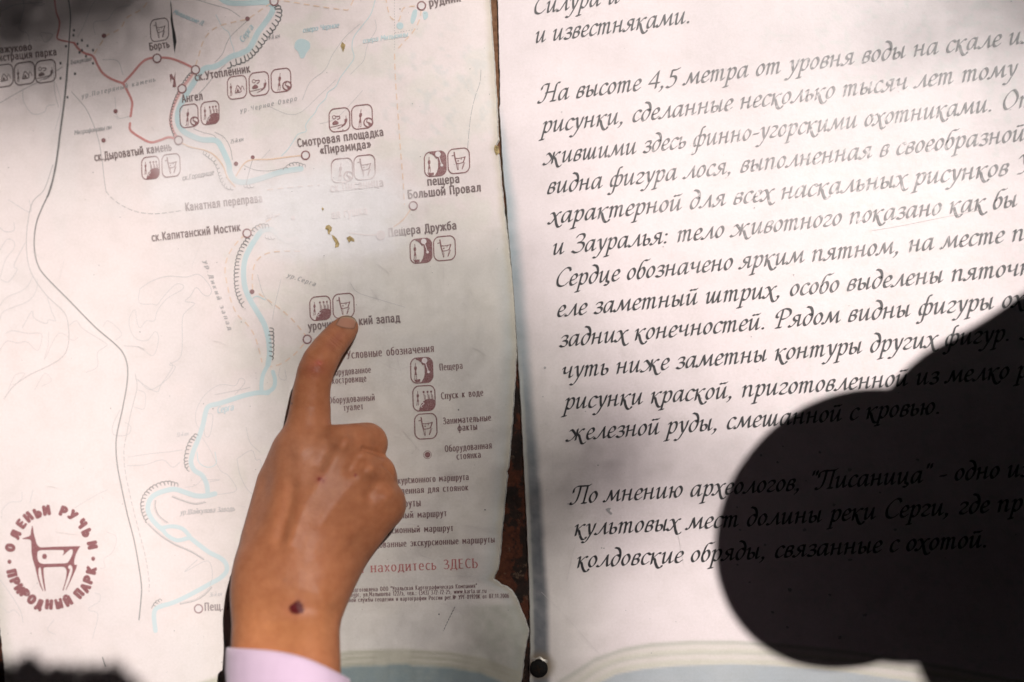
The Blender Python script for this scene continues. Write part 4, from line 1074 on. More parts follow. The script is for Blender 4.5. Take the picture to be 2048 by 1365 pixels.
LEG = [('Условные обозначения', 695, 718, 868.5, 704, 11, 'legend', MED), ('Оборудованное', 657, 752.5, 742, 745.5, 9, 'legend', MED), ('костровище', 665, 768, 733, 763, 9, 'legend', MED), ('Оборудованный', 658, 807.5, 750, 801, 9, 'legend', MED), ('туалет', 687.5, 822, 727, 819, 9, 'legend', MED),
       ('Пещера', 880, 741.5, 926, 737.5, 9.3, 'legend', MED), ('Спуск к воде', 883, 799, 967, 791.5, 9.3, 'legend', MED), ('Занимательные', 887, 849, 982.5, 841.5, 9.3, 'legend', MED), ('факты', 916, 862.5, 955, 859.5, 9.3, 'legend', MED), ('Оборудованная', 890.5, 904.5, 984, 897, 9.3, 'legend', MED), ('стоянка', 914, 919.5, 962.5, 915.5, 9.3, 'legend', MED),
       ('экскурсионного маршрута', 777, 969, 938, 960, 9, 'legend', MED), ('отведенная для стоянок', 773, 990, 937, 981, 9, 'legend', MED), ('Маршруты', 769, 1017, 842, 1012.5, 10.5, 'legend', MED), ('Вынесенный маршрут', 745, 1040, 894, 1032.5, 9, 'legend', MED), ('Экскурсионный маршрут', 738, 1069, 907, 1062, 9, 'legend', MED), ('Оборудованные экскурсионные маршруты', 712, 1098, 990, 1085, 9, 'legend', MED),
       ('Вы находитесь ЗДЕСЬ', 700, 1147, 956, 1135.5, 13, 'red', THINP), ('подготовлена ООО "Уральская Картографическая Компания"', 700, 1184.5, 954, 1176, 6, 'legend', MED), ('инбург, ул.Малышева 122/э, тел.: (343) 372-72-25, www.karta.ur.ru', 692, 1194.5, 973, 1186, 6, 'legend', MED), ('льной службы геодезии и картографии России рег.№ УРГ-01920К от 07.11.2006', 689, 1205, 1018, 1196, 6, 'legend', MED)]
for s, x0, y0, x1, y1, xh, mk, pen in LEG:
    ink = Ink()
    text(ink, SANS, s, x0, y0, x1, y1, xh, pen, layer=4, track=0.2, serif=0.13 if pen is MED else 0.14, space=0.5)
    ink.build('legend_text', M[mk], map_board)

# ------------------------------------------------------------------ park emblem (deer in a ring of letters)
ink = Ink()
ES = 5.686
em = lambda *a: ml(*a) / ES + (0, 1000)
outer = [catmull(em(363, 295, 374, 310, 382, 370, 400, 440, 420, 505, 450, 538), 5), em(480, 541, 620, 534, 860, 528, 915, 527), em(890, 565, 862, 620, 845, 690, 843, 733, 860, 740, 878, 740, 866, 780, 845, 830), em(800, 930, 752, 1030, 748, 1022, 790, 920), catmull(em(812, 850, 824, 800, 820, 765, 800, 742, 780, 752, 776, 772, 790, 790, 800, 782), 4),
         em(796, 800, 770, 880, 740, 970, 722, 1032, 712, 1028, 735, 950), catmull(em(752, 880, 757, 820, 748, 785, 725, 763), 4), em(700, 761, 530, 767), catmull(em(510, 768, 497, 778, 494, 800), 4), em(500, 880, 520, 1035, 510, 1040, 495, 980, 472, 850, 466, 790), catmull(em(458, 770, 445, 772, 437, 800), 4), em(440, 870, 465, 960, 494, 1036, 486, 1040), em(455, 980, 428, 890, 400, 770, 372, 680, 358, 600, 355, 500), catmull(em(352, 465, 335, 452, 300, 447, 262, 448), 4), em(256, 438, 300, 425), catmull(em(330, 415, 348, 395, 353, 350), 4)]
outer = np.vstack(outer)
hole = np.vstack([catmull(em(480, 572, 440, 580, 424, 612, 430, 680, 455, 718, 500, 730), 5), em(600, 727, 740, 722), catmull(em(770, 715, 800, 670, 825, 610, 826, 575, 812, 563, 790, 570, 755, 600), 5), em(722, 630, 712, 634, 727, 600, 720, 572, 600, 570)])
ink.poly([outer, hole], 3)
q = em(506, 644)[0]
ink.disc(q[0], q[1], 4.8, 3, ry=5.4)
for x, y in ((107, 704), (1060, 670)):
    q = em(x, y)[0]
    ink.disc(q[0], q[1], 3.9, 3, ry=4.3)
cx, cy = em(588, 660)[0]
RX, RY = 77.0, 95.0
RING = {'up': (('О', 115, 545), ('Л', 178, 395), ('Е', 240, 275), ('Н', 322, 195), ('Ь', 425, 150), ('И', 528, 120), ('Р', 720, 130), ('У', 828, 175), ('Ч', 930, 270), ('Ь', 988, 375), ('И', 1050, 515)),
        'down': (('П', 135, 835), ('Р', 170, 928), ('И', 222, 1010), ('Р', 283, 1068), ('О', 360, 1132), ('Д', 448, 1188), ('Н', 558, 1190), ('Ы', 668, 1182), ('Й', 772, 1152), ('П', 897, 1066), ('А', 970, 1000), ('Р', 1005, 910), ('К', 1038, 805))}
for side, letters in RING.items():
    for ch, lx, ly in letters:
        adv, shp = glyph_shapes(SANS, ch, (0.235, 0.25, 0))
        c = em(lx, ly)[0]
        up = np.array([(c[0] - cx) / RX ** 2, (c[1] - cy) / RY ** 2])
        up /= np.linalg.norm(up)
        if side == 'down':
            up = -up
        rt = np.array([-up[1], up[0]])
        gw = (13.0 if ch in 'ЫД' else 15.5) / 0.75
        for v, f in shp:
            ink.add(c + (v[:, :1] - adv * 0.45) * rt * gw * .76 + (v[:, 1:] - 0.7) * up * 11.2, f, 3)
ink.build('park_emblem', M['emblem'], map_board)

# ------------------------------------------------------------------ damage: crack, peeled spots, specks, scratches
ink = Ink()
ink.poly([ml(341.5, 0, 343, 12, 344.5, 30, 347, 50, 351, 68, 353, 84, 350.5, 97, 349.5, 108, 348, 98, 346, 80, 344, 60, 341, 40, 342, 22, 340.5, 8)], 5)
ink.build('crack', M['black'], map_board)
ink = Ink()
for p in (ml(652, 452, 658, 450, 664, 455, 663, 462, 659, 466, 661, 470, 656, 468, 655, 460, 650, 458), ml(663, 470, 668, 472, 674, 478, 679, 488, 677, 494, 670, 496, 671, 487, 666, 478), ml(693, 476, 700, 472, 708, 478, 709, 484, 702, 482, 698, 486), ml(645, 415, 648, 418, 646, 422, 643, 418), ml(684, 84, 691, 90, 689, 98, 686, 105, 684, 98, 681, 92), ml(990, 290, 998, 294, 999, 306, 993, 311, 990, 305, 988, 297)):
    ink.piece().poly([p], 5)
ink.build_each('peeled_spot', M['tan'], map_board)
ink = Ink()
r = np.random.default_rng(5)
for i in range(120):
    x, y = r.uniform(0, 1020), r.uniform(0, 1360)
    ink.disc(x, y, 0.5 + 0.7 * r.random() ** 3, 5, n=7)
for x, y in ((817, 957), (970, 1020), (878, 1229), (917, 820), (583, 1290)):
    ink.disc(x, y, 1.6, 5, n=8)
ink.dash(ml(910, 1214, 897, 1240, 887, 1262), 1.4, 5, 1.5, 5)
ink.line(ml(205, 1315, 208, 1325, 211, 1333), 1.8, layer=5)
tag(ink.build('dirt_specks', M['rail'], map_board), kind='stuff')
ink = Ink()
for i in range(46):
    x, y, a, L = r.uniform(650, 1000), r.uniform(520, 1290), r.uniform(0, math.pi), r.uniform(6, 60)
    ink.line(ml(x, y, x + L * .5 * math.cos(a), y + L * .5 * math.sin(a) + r.uniform(-2, 2), x + L * math.cos(a), y + L * math.sin(a)), 0.55, layer=5, n=4)
for i in range(20):
    x, y, a, L = r.uniform(20, 640), r.uniform(100, 1290), r.uniform(0, math.pi), r.uniform(6, 50)
    ink.line(ml(x, y, x + L * .5 * math.cos(a), y + L * .5 * math.sin(a) + r.uniform(-2, 2), x + L * math.cos(a), y + L * math.sin(a)), 0.5, layer=5, n=4)
tag(ink.build('scratches', M['scratch'], map_board), kind='stuff')
ink = Ink()
for i in range(110):
    x, y = r.uniform(1070, 2040), r.uniform(0, 1360)
    ink.disc(x, y, 0.5 + 1.0 * r.random() ** 4, 5, n=7)
for x, y, q in ((1090, 736, 2.6), (1196, 931, 1.5), (1522, 911, 2.6), (1566, 893, 1.8), (1474, 1015, 2), (1086, 794, 1.2), (1208, 1097, 1.4), (1136, 1008, 1.2)):
    ink.disc(x, y, q, 5, n=9)
for x, y, q in ((1640, 905, 2.4), (1700, 940, 3.2), (1590, 980, 2.2), (1668, 1010, 2.8), (1760, 985, 2.0), (1610, 1060, 3.4), (1530, 1090, 2.2), (1480, 1060, 2.0), (1700, 1120, 3.0), (1580, 1180, 3.6), (1660, 1190, 2.6), (1545, 1225, 2.4), (1730, 1230, 3.2), (1500, 1165, 2.0), (1790, 1060, 2.6), (1835, 920, 2.4), (1575, 1255, 2.6), (1680, 1275, 3.0), (1475, 1130, 1.8), (1555, 925, 2.0)):
    aa = np.linspace(0, 2 * math.pi, 11, endpoint=False)
    rr = q * (0.7 + 0.6 * r.random(11))
    ink.add(np.stack([x + rr * np.cos(aa) * 1.3, y + rr * np.sin(aa)], 1), [tuple(range(11))], 5)
ink.poly([ml(1211, 1019, 1217, 1016, 1222, 1017, 1219, 1022, 1225, 1027, 1222, 1031, 1217, 1026)], 5)
tag(ink.build('dirt_specks', M['grey'], text_board), kind='stuff')
ink = Ink()
for p in (ml(1083, 1185, 1130, 1232, 1200, 1310), ml(1133, 1165, 1150, 1090, 1160, 1070), ml(1355, 1060, 1362, 1100, 1368, 1130), ml(1105, 900, 1107, 960, 1110, 975), ml(1740, 462, 1800, 452, 1880, 436, 1960, 420)):
    ink.line(p, 0.5, layer=5, n=6)
tag(ink.build('scratches', M['scratch'], text_board), kind='stuff')

# ------------------------------------------------------------------ bolt in the text panel
def lathe(prof, n, cx, cy):
    v, f = [], []
    c = P(cx, cy, 0.0)
    for rr, z in prof:
        for i in range(n):
            a = 2 * math.pi * i / n
            v.append((c[0] + rr * math.cos(a), c[1] + rr * math.sin(a), z))
    for k in range(len(prof) - 1):
        for i in range(n):
            f.append((k * n + i, k * n + (i + 1) % n, (k + 1) * n + (i + 1) % n, (k + 1) * n + i))
    f.append(tuple(range((len(prof) - 1) * n, len(prof) * n)))
    return v, f
M['bolt'] = simple('blackened_steel', (0.009, 0.008, 0.007), 0.8, 0.15, 900, 0.5, 0.0)
bolt = empty('bolt', 'black round screw head at the bottom left corner of the text panel', 'bolt')
v, f = lathe([(0.0040, 0.0), (0.0040, 0.0006), (0.0035, 0.0012), (0.0022, 0.0016), (0.0005, 0.0017)], 32, 1077.5, 1337)
mesh_obj('bolt_head', v, f, M['bolt'], bolt, smooth=True)
M['dimmetal'] = simple('worn_bright_metal', (0.42, 0.39, 0.34), 0.45, 0.5, 800, 0.4, 0.6)
a = np.linspace(math.radians(35), math.radians(130), 12)
ri = np.array([0.0041 + 0.0003 * math.sin(5 * t) for t in a])
ro = np.array([0.0050 + 0.0004 * math.sin(9 * t + 1) for t in a])
c0 = P(1077.5, 1337, 0.0)
v = [(c0[0] + q * math.cos(t), c0[1] + q * math.sin(t), 0.0005 + 0.0003 * math.sin(7 * t)) for q, t in zip(ri, a)] + [(c0[0] + q * math.cos(t), c0[1] + q * math.sin(t), 0.00015) for q, t in zip(ro, a)]
mesh_obj('bent_washer', v, [(i, i + 1, 13 + i, 12 + i) for i in range(11)], M['dimmetal'], bolt, smooth=True)
M['slot'] = simple('rust_in_slot', (0.018, 0.010, 0.006), 0.9, 0.2, 900, 0.5)
bx = []
for (ax, ay) in ((1, 0.3), (-0.3, 1)):
    l = math.hypot(ax, ay); ax, ay = ax / l, ay / l
    b0 = len(bx)
    for s, t in ((-1, -1), (1, -1), (1, 1), (-1, 1)):
        bx.append((c0[0] + ax * s * .0019 - ay * t * .0003, c0[1] + ay * s * .0019 + ax * t * .0003, 0.00185 + 0.00003 * (b0 > 0)))
mesh_obj('cross_slot', bx, [(0, 1, 2, 3), (4, 5, 6, 7)], M['slot'], bolt)

# ------------------------------------------------------------------ hand: one continuous surface from blended tapered limbs
def surface_nets(F, origin, h):
    inside = F < 0
    nx, ny, nz = F.shape
    acc = np.zeros((nx - 1, ny - 1, nz - 1, 3), np.float32)
    cnt = np.zeros((nx - 1, ny - 1, nz - 1), np.float32)
    corner = lambda A, o: A[o[0]:nx - 1 + o[0], o[1]:ny - 1 + o[1], o[2]:nz - 1 + o[2]]
    for ax in range(3):
        others = [i for i in range(3) if i != ax]
        for b in ((0, 0), (0, 1), (1, 0), (1, 1)):
            o0 = [0, 0, 0]
            o0[others[0]], o0[others[1]] = b
            o1 = list(o0)
            o1[ax] = 1
            f0, f1 = corner(F, o0), corner(F, o1)
            cr = corner(inside, o0) != corner(inside, o1)
            t = np.where(cr, f0 / np.where(cr, f0 - f1, 1), 0)
            for k in range(3):
                acc[..., k] += cr * (o0[k] + (t if k == ax else 0))
            cnt += cr
    act = cnt > 0
    idx = -np.ones(act.shape, np.int64)
    idx[act] = np.arange(act.sum())
    ii = np.argwhere(act)
    V = (ii + acc[act] / cnt[act][:, None]) * h + origin
    faces = []
    for ax in range(3):
        o = [i for i in range(3) if i != ax]
        sl0 = [slice(1, -1)] * 3
        sl0[ax] = slice(0, -1)
        sl1 = [slice(1, -1)] * 3
        sl1[ax] = slice(1, None)
        a, b = inside[tuple(sl0)], inside[tuple(sl1)]
        e = np.argwhere(a != b)
        flip = a[a != b]
        base = e.copy()
        base[:, o[0]] += 1
        base[:, o[1]] += 1
        q = []
        for d0, d1 in ((0, 0), (-1, 0), (-1, -1), (0, -1)):
            c = base.copy()
            c[:, o[0]] += d0
            c[:, o[1]] += d1
            q.append(idx[c[:, 0], c[:, 1], c[:, 2]])
        q = np.stack(q, 1)
        fl = flip if ax != 1 else ~flip
        q[~fl] = q[~fl][:, ::-1]
        faces.append(q)
    return V, np.vstack(faces)

def capsule(G, a, b, ra, rb):
    ab = b - a
    L2 = float(ab @ ab) + 1e-12
    t = np.clip(((G[0] - a[0]) * ab[0] + (G[1] - a[1]) * ab[1] + (G[2] - a[2]) * ab[2]) / L2, 0, 1)
    d = np.sqrt((G[0] - a[0] - t * ab[0]) ** 2 + (G[1] - a[1] - t * ab[1]) ** 2 + (G[2] - a[2] - t * ab[2]) ** 2)
    return d - (ra + (rb - ra) * t)

def smin(a, b, k):
    h = np.clip(0.5 + 0.5 * (b - a) / k, 0, 1)
    return b + (a - b) * h - k * h * (1 - h)

def blend(chains, lo, hi, h):
    g = [np.arange(lo[i], hi[i], h, dtype=np.float32) for i in range(3)]
    G = [g[0][:, None, None], g[1][None, :, None], g[2][None, None, :]]
    F = None
    for pts, k in chains:
        f = None
        for (a, ra), (b, rb) in zip(pts[:-1], pts[1:]):
            c = capsule(G, a, b, ra, rb)
            f = c if f is None else np.minimum(f, c)
        f = f.astype(np.float32)
        F = f if F is None else smin(F, f, k)
    return surface_nets(F, lo, h)

def laplace(V, Fq, it, lam=0.5):
    e = np.vstack([Fq[:, [0, 1]], Fq[:, [1, 2]], Fq[:, [2, 3]], Fq[:, [3, 0]]])
    n = len(V)
    deg = np.bincount(e.ravel(), minlength=n)[:, None]
    for _ in range(it):
        s = np.stack([np.bincount(e[:, 0], V[e[:, 1], k], n) + np.bincount(e[:, 1], V[e[:, 0], k], n) for k in range(3)], 1)
        V = V + lam * (s / deg - V)
    return V

def hp(px, py, zmm, rpx):
    z = zmm * 1e-3
    return (P(px, py, z), rpx * PX * (1 - z / CAM_D))

HAND = [
    # forearm and wrist
    ([hp(533, 1500, 74, 74), hp(532, 1330, 58, 71), hp(533, 1235, 47, 69), hp(538, 1150, 41, 66)], .006),
    ([hp(612, 1500, 74, 74), hp(612, 1330, 58, 70), hp(612, 1235, 47, 67), hp(630, 1150, 41, 66)], .008),
    # thumb side of the palm
    ([hp(540, 1180, 40, 68), hp(538, 1080, 33, 57), hp(556, 965, 25, 43), hp(588, 905, 26, 44)], .008),
    # metacarpals
    ([hp(560, 1170, 43, 66), hp(583, 1040, 39, 58), hp(606, 912, 31, 49)], .009),
    ([hp(575, 1170, 43, 66), hp(640, 1000, 37, 55), hp(678, 900, 32, 44)], .009),
    ([hp(600, 1170, 42, 64), hp(672, 1030, 34, 58), hp(726, 950, 30, 43)], .009),
    ([hp(622, 1190, 42, 60), hp(690, 1090, 28, 58), hp(755, 1010, 24, 52)], .009),
    # underside filler (curled fingers in the palm)
    ([hp(640, 1060, 18, 60), hp(700, 985, 15, 62)], .006),
    # index finger
    ([hp(612, 905, 29, 47), hp(617, 852, 26.5, 45), hp(620, 822, 24.5, 42), hp(621.5, 797, 25, 39), hp(625, 770, 25, 37), hp(631, 745, 24.5, 37), hp(640, 723, 22, 36), hp(655, 699, 17, 33), hp(671, 679, 11.5, 30.5), hp(684, 665, 7.5, 28.5), hp(692, 656, 5.8, 25.5)], .005),
    # middle finger folded
    ([hp(682, 893, 31, 44), hp(712, 887, 27, 41), hp(733, 888, 21, 41)], .0028),
    ([hp(733, 888, 21, 41), hp(726, 896, 10, 36)], .002),
    # ring finger folded
    ([hp(726, 945, 30, 42), hp(752, 948, 24, 40), hp(757, 956, 15, 38), hp(745, 962, 9, 34)], .0018),
    # little finger folded
    ([hp(752, 1005, 24, 50), hp(764, 1010, 19, 47), hp(752, 1020, 10, 40)], .004),
    # thumb tucked below
    ([hp(560, 1100, 18, 42), hp(600, 1010, 12, 34), hp(650, 960, 8, 30)], .004),
]
allp = np.array([p for ch, k in HAND for p, rr in ch])
HLO = P(430, 1480, 0.0) * np.array([1, 1, 0]) + np.array([-0.004, 0, -0.004])
HHI = P(850, 600, 0.0) * np.array([1, 1, 0]) + np.array([0, 0.004, 0.083])
HV, HF = blend(HAND, np.array([min(HLO[0], -0.135), HLO[1], -0.004]), np.array([HHI[0], HHI[1], 0.098]), 0.00065)
HV = laplace(HV, HF, 5)

def vnormals(V, F):
    n = np.cross(V[F[:, 2]] - V[F[:, 0]], V[F[:, 3]] - V[F[:, 1]])
    out = np.zeros_like(V)
    for k in range(4):
        for c in range(3):
            out[:, c] += np.bincount(F[:, k], n[:, c], len(V))
    return out / np.maximum(np.linalg.norm(out, axis=1), 1e-12)[:, None]

HN = vnormals(HV, HF)
if (HN[:, 2] * (HV[:, 2] - HV[:, 2].mean())).sum() < 0:
    HF = HF[:, ::-1]
    HN = -HN
hx, hy = to_px(HV)

def seg_dist(x, y, pts):
    d = np.full(x.shape, 1e9)
    for (ax, ay), (bx_, by_) in zip(pts[:-1], pts[1:]):
        vx, vy = bx_ - ax, by_ - ay
        t = np.clip(((x - ax) * vx + (y - ay) * vy) / (vx * vx + vy * vy), 0, 1)
        d = np.minimum(d, np.hypot(x - ax - t * vx, y - ay - t * vy))
    return d
topm = sstep(0.05, 0.5, HN[:, 2])
disp = np.zeros(len(HV))
for pts, s, a in (([(690, 884), (655, 940), (610, 1010), (585, 1090)], 11, .00048), ([(736, 938), (690, 985), (640, 1050)], 12, .00045), ([(604, 905), (590, 1000), (575, 1090)], 15, .0006), ([(778, 990), (730, 1040), (680, 1090)], 13, .0004),
                  ([(690, 884), (686, 892)], 13, .0015), ([(737, 938), (733, 944)], 13, .0015), ([(606, 888), (602, 900)], 20, .0007), ([(777, 988), (772, 994)], 15, .0011), ([(625, 735), (632, 742)], 20, .0006),
                  ([(586, 975), (575, 1030), (560, 1075)], 15, -.0014), ([(655, 900), (640, 930)], 14, -.0012), ([(716, 914), (700, 940)], 11, -.0013), ([(758, 966), (738, 990)], 11, -.0012), ([(640, 1185), (648, 1200)], 22, .0008), ([(668, 1225), (672, 1270)], 18, -.0006), ([(648, 868), (655, 885)], 10, -.0005), ([(728, 897), (748, 904), (766, 914)], 4.5, -.0016), ([(768, 930), (783, 943), (797, 962)], 4, -.0009)):
    disp += a * np.exp(-(seg_dist(hx, hy, pts) / s) ** 2)
# creases across the finger joints
for (cx_, cy_), (tx, ty), wid, n_, sp in (((628, 738), (.5, -.87), 26, 5, 6.5), ((671, 683), (.68, -.73), 22, 3, 5.0)):
    u = (hx - cx_) * tx + (hy - cy_) * ty
    v_ = (hx - cx_) * ty - (hy - cy_) * tx
    for k in range(n_):
        o_ = (k - (n_ - 1) / 2) * sp
        wob = 2.2 * (fbm(v_ / 14.0, v_ * 0 + k, 90 + k, 2) - .5)
        disp += -.00036 * np.exp(-((u - o_ - wob - 0.012 * v_ ** 2 * .3) / 1.5) ** 2) * np.exp(-(v_ / wid) ** 2)
disp += .00045 * np.exp(-(np.hypot(hx - 594, hy - 1217) / 13.0) ** 2) * (0.6 + 0.8 * fbm(hx / 4.0, hy / 4.0, 99, 2))
disp += .00022 * np.exp(-(np.hypot(hx - 640, hy - 960) / 6.0) ** 2)
disp += .00028 * (fbm(hx / 26.0, hy / 26.0, 95, 3) - .5)
HV = HV + HN * (disp * topm)[:, None]
HV[:, 2] = np.maximum(HV[:, 2], 0.0006)
# skin tone: tanned, redder at joints, scabs and a mole
tone = np.tile(np.array((0.405, 0.162, 0.078)), (len(HV), 1))
def blob(x, y, rx, ry, col, m, ang=0.0):
    global tone
    c, s = math.cos(ang), math.sin(ang)
    dx, dy = hx - x, hy - y
    r2 = ((dx * c + dy * s) / rx) ** 2 + ((-dx * s + dy * c) / ry) ** 2
    w = (m * np.exp(-r2) * topm)[:, None]
    tone = tone * (1 - w) + np.array(col) * w
blob(630, 738, 24, 18, (0.29, 0.085, 0.05), .85)
blob(638, 726, 7, 5, (0.42, 0.08, 0.055), .7)
blob(672, 680, 24, 12, (0.34, 0.125, 0.085), .6, -.8)
blob(602, 712, 14, 30, (0.33, 0.15, 0.09), .4)
blob(590, 900, 40, 40, (0.41, 0.185, 0.105), .5)
blob(640, 935, 60, 60, (0.40, 0.20, 0.125), .4)
blob(575, 1250, 110, 70, (0.45, 0.19, 0.078), .7)
blob(700, 652, 18, 14, (0.48, 0.27, 0.17), .5)
n_ = fbm(hx / 5.0, hy / 5.0, 77, 3) - .5
def scab(x, y, r, col, m):
    global tone
    rr = np.hypot(hx - x, hy - y) / r + 0.9 * n_
    w = (m * (1 - sstep(.7, 1.15, rr)) * topm)[:, None]
    tone = tone * (1 - w) + np.array(col) * w
blob(590, 1220, 28, 20, (0.40, 0.14, 0.085), .55)
scab(594, 1217, 14.5, (0.085, 0.008, 0.010), .97)
scab(587, 1219, 9, (0.10, 0.010, 0.012), .9)
blob(641, 960, 11, 9, (0.36, 0.10, 0.075), .6)
scab(639, 959, 4.6, (0.19, 0.025, 0.022), .9); scab(646, 963, 3.6, (0.24, 0.05, 0.04), .8)
scab(711, 951, 3.8, (0.26, 0.05, 0.045), .85); scab(583, 807, 2.0, (0.05, 0.02, 0.015), .9); scab(570, 1160, 5, (0.36, 0.15, 0.08), .6)
child = empty('person', 'tanned child hand pointing at the map, index finger out, pale lilac sleeve', 'person')
body = mesh_obj('body', HV, HF, M['skin'], child, smooth=True, attrs={'tone': tone})

# fingernail: a thin curved plate laid on the fingertip
bvh = BVHTree.FromPolygons([Vector(v) for v in HV], [tuple(int(i) for i in q) for q in HF])
def on_hand(px, py):
    d = P(px, py, 0.0) - CAM_POS
    hit = bvh.ray_cast(Vector(CAM_POS), Vector(d / np.linalg.norm(d)))
    return hit[0], hit[1]
def nail_material():
    m, nt, b = new_mat('fingernail')
    a = node(nt, 'ShaderNodeAttribute', attribute_name='tone')
    nt.links.new(a.outputs['Color'], b.inputs['Base Color'])
    b.inputs['Roughness'].default_value = 0.35
    b.inputs['Specular IOR Level'].default_value = 0.25
    return m
NA, NB = np.array([671.5, 650.0]), np.array([709.0, 657.0])   # cuticle ends
ax_ = np.array([.40, -.917]); NL = 21.0
V, C, nu, nv = [], [], 11, 10
for j in range(nv):
    t = j / (nv - 1)
    for i in range(nu):
        s = i / (nu - 1)
        e = abs(2 * s - 1)
        start = -4.0 * (1 - e ** 2.5)
        end = NL * (1 - 0.42 * e ** 2.6)
        base = NA * (1 - s) + NB * s
        wfac = 1 - 0.10 * t
        mid = (NA + NB) / 2
        q = mid + (base - mid) * wfac + ax_ * (start + (end - start) * t)
        hit, nrm = on_hand(*q)
        if hit is None or hit.z < 0.0015:
            for st in np.linspace(.95, .3, 14):
                q2 = mid + (q - mid) * st
                hit, nrm = on_hand(*q2)
                if hit is not None and hit.z > 0.0015:
                    break
        V.append(np.array(hit) + np.array(nrm) * (0.00025 + 0.0002 * t))
        tip = sstep(.80, .93, t)
        rim = max(sstep(.86, .97, t), sstep(.84, .97, e) * (0.45 + 0.5 * t), 0.5 * (t < .02))
        c = np.array((0.42, 0.205, 0.135)) * (1 - tip) + np.array((0.45, 0.34, 0.22)) * tip
        C.append(c * (1 - rim) + np.array((0.07, 0.05, 0.03)) * rim)
V = np.array(V)
fidx = np.arange(nu * nv).reshape(nv, nu)
NF = np.stack([fidx[:-1, :-1], fidx[:-1, 1:], fidx[1:, 1:], fidx[1:, :-1]], -1).reshape(-1, 4)
mesh_obj('fingernail', V, NF, nail_material(), body, smooth=True, attrs={'tone': np.array(C)})

# sleeve: lilac cuff and the forearm of the jacket, going up out of the picture
def cloth_material():
    m, nt, b = new_mat('lilac_knit')
    geo = node(nt, 'ShaderNodeNewGeometry')
    n1 = noise_tex(nt, 1400, 3, 0.6, geo.outputs['Position'])
    n2 = noise_tex(nt, 40, 4, 0.6, geo.outputs['Position'])
    c = ramp(nt, n2, [(0.3, (0.62, 0.455, 0.59)), (0.7, (0.70, 0.525, 0.66))])
    nt.links.new(c, b.inputs['Base Color'])
    b.inputs['Roughness'].default_value = 0.9
    b.inputs['Sheen Weight'].default_value = 0.2
    bump = node(nt, 'ShaderNodeBump')
    bump.inputs['Strength'].default_value = 0.25
    bump.inputs['Distance'].default_value = 0.0003
    nt.links.new(n1, bump.inputs['Height'])
    nt.links.new(bump.outputs[0], b.inputs['Normal'])
    return m
M['lilac'] = cloth_material()
nseg = 56
rings = []
def sleeve_ring(yc, zmm, half, thick, tilt):
    """elliptical section; tilt: how much further down the right side sits (px)"""
    out = []
    for i in range(nseg):
        a = 2 * math.pi * i / nseg
        u, w = math.cos(a), math.sin(a)
        x = 573 + 3 + half * u
        y = yc + tilt * (0.5 * u + 0.28 * u * u * (u > 0)) - 12 * max(w, 0) * (1 - u * u)
        fold = 1.0 + 0.012 * math.sin(7 * a + yc * 0.05) * min(1, max(0, (yc - 1380) / 60.0)) + 0.006 * math.sin(23 * a)
        x = 576 + half * u * fold
        z = (zmm + 12) * 1e-3 + thick * w * fold
        out.append(P(x, y, z))
    return out
prof = [(1346, 46.5, 108, .0175, 44), (1330, 46.5, 113, .0185, 46), (1322, 46.5, 117, .0192, 48), (1319, 46.8, 121, .0200, 48), (1322, 47.2, 124, .0206, 47), (1334, 48, 125, .0208, 46), (1365, 50, 126, .0210, 44), (1385, 51.5, 124, .0208, 42), (1400, 53, 127, .0214, 40), (1450, 58, 132, .023, 30), (1560, 70, 140, .026, 10), (1750, 95, 150, .030, 0), (2050, 140, 160, .034, 0), (2400, 200, 165, .038, 0)]
for p in prof:
    rings += sleeve_ring(*p)
rings = np.array(rings)
sf = []
for k in range(len(prof) - 1):
    for i in range(nseg):
        sf.append((k * nseg + i, k * nseg + (i + 1) % nseg, (k + 1) * nseg + (i + 1) % nseg, (k + 1) * nseg + i))
sf.append(tuple(range((len(prof) - 1) * nseg, len(prof) * nseg)))
mesh_obj('jacket_sleeve', rings, sf, M['lilac'], child, smooth=True)

# ------------------------------------------------------------------ what shades the board: bystanders and a tree, all outside the picture
def along_sun(px, py, d):
    return P(px, py, 0.0) + SUN * d

def figure_blob(name, chains, h, mat, parent=None, it=3):
    pts = np.array([p for ch, k in chains for p, r_ in ch])
    rm = max(r_ for ch, k in chains for p, r_ in ch) + 2 * h + .01
    V, F = blend(chains, pts.min(0) - rm, pts.max(0) + rm, h)
    V = laplace(V, F, it)
    n = vnormals(V, F)
    if (n * (V - V.mean(0))).sum() < 0:
        F = F[:, ::-1]
    return mesh_obj(name, V, F, mat, parent, smooth=True)
K = PX
def sp(px, py, d, rpx):
    return (along_sun(px, py, d), rpx * K)
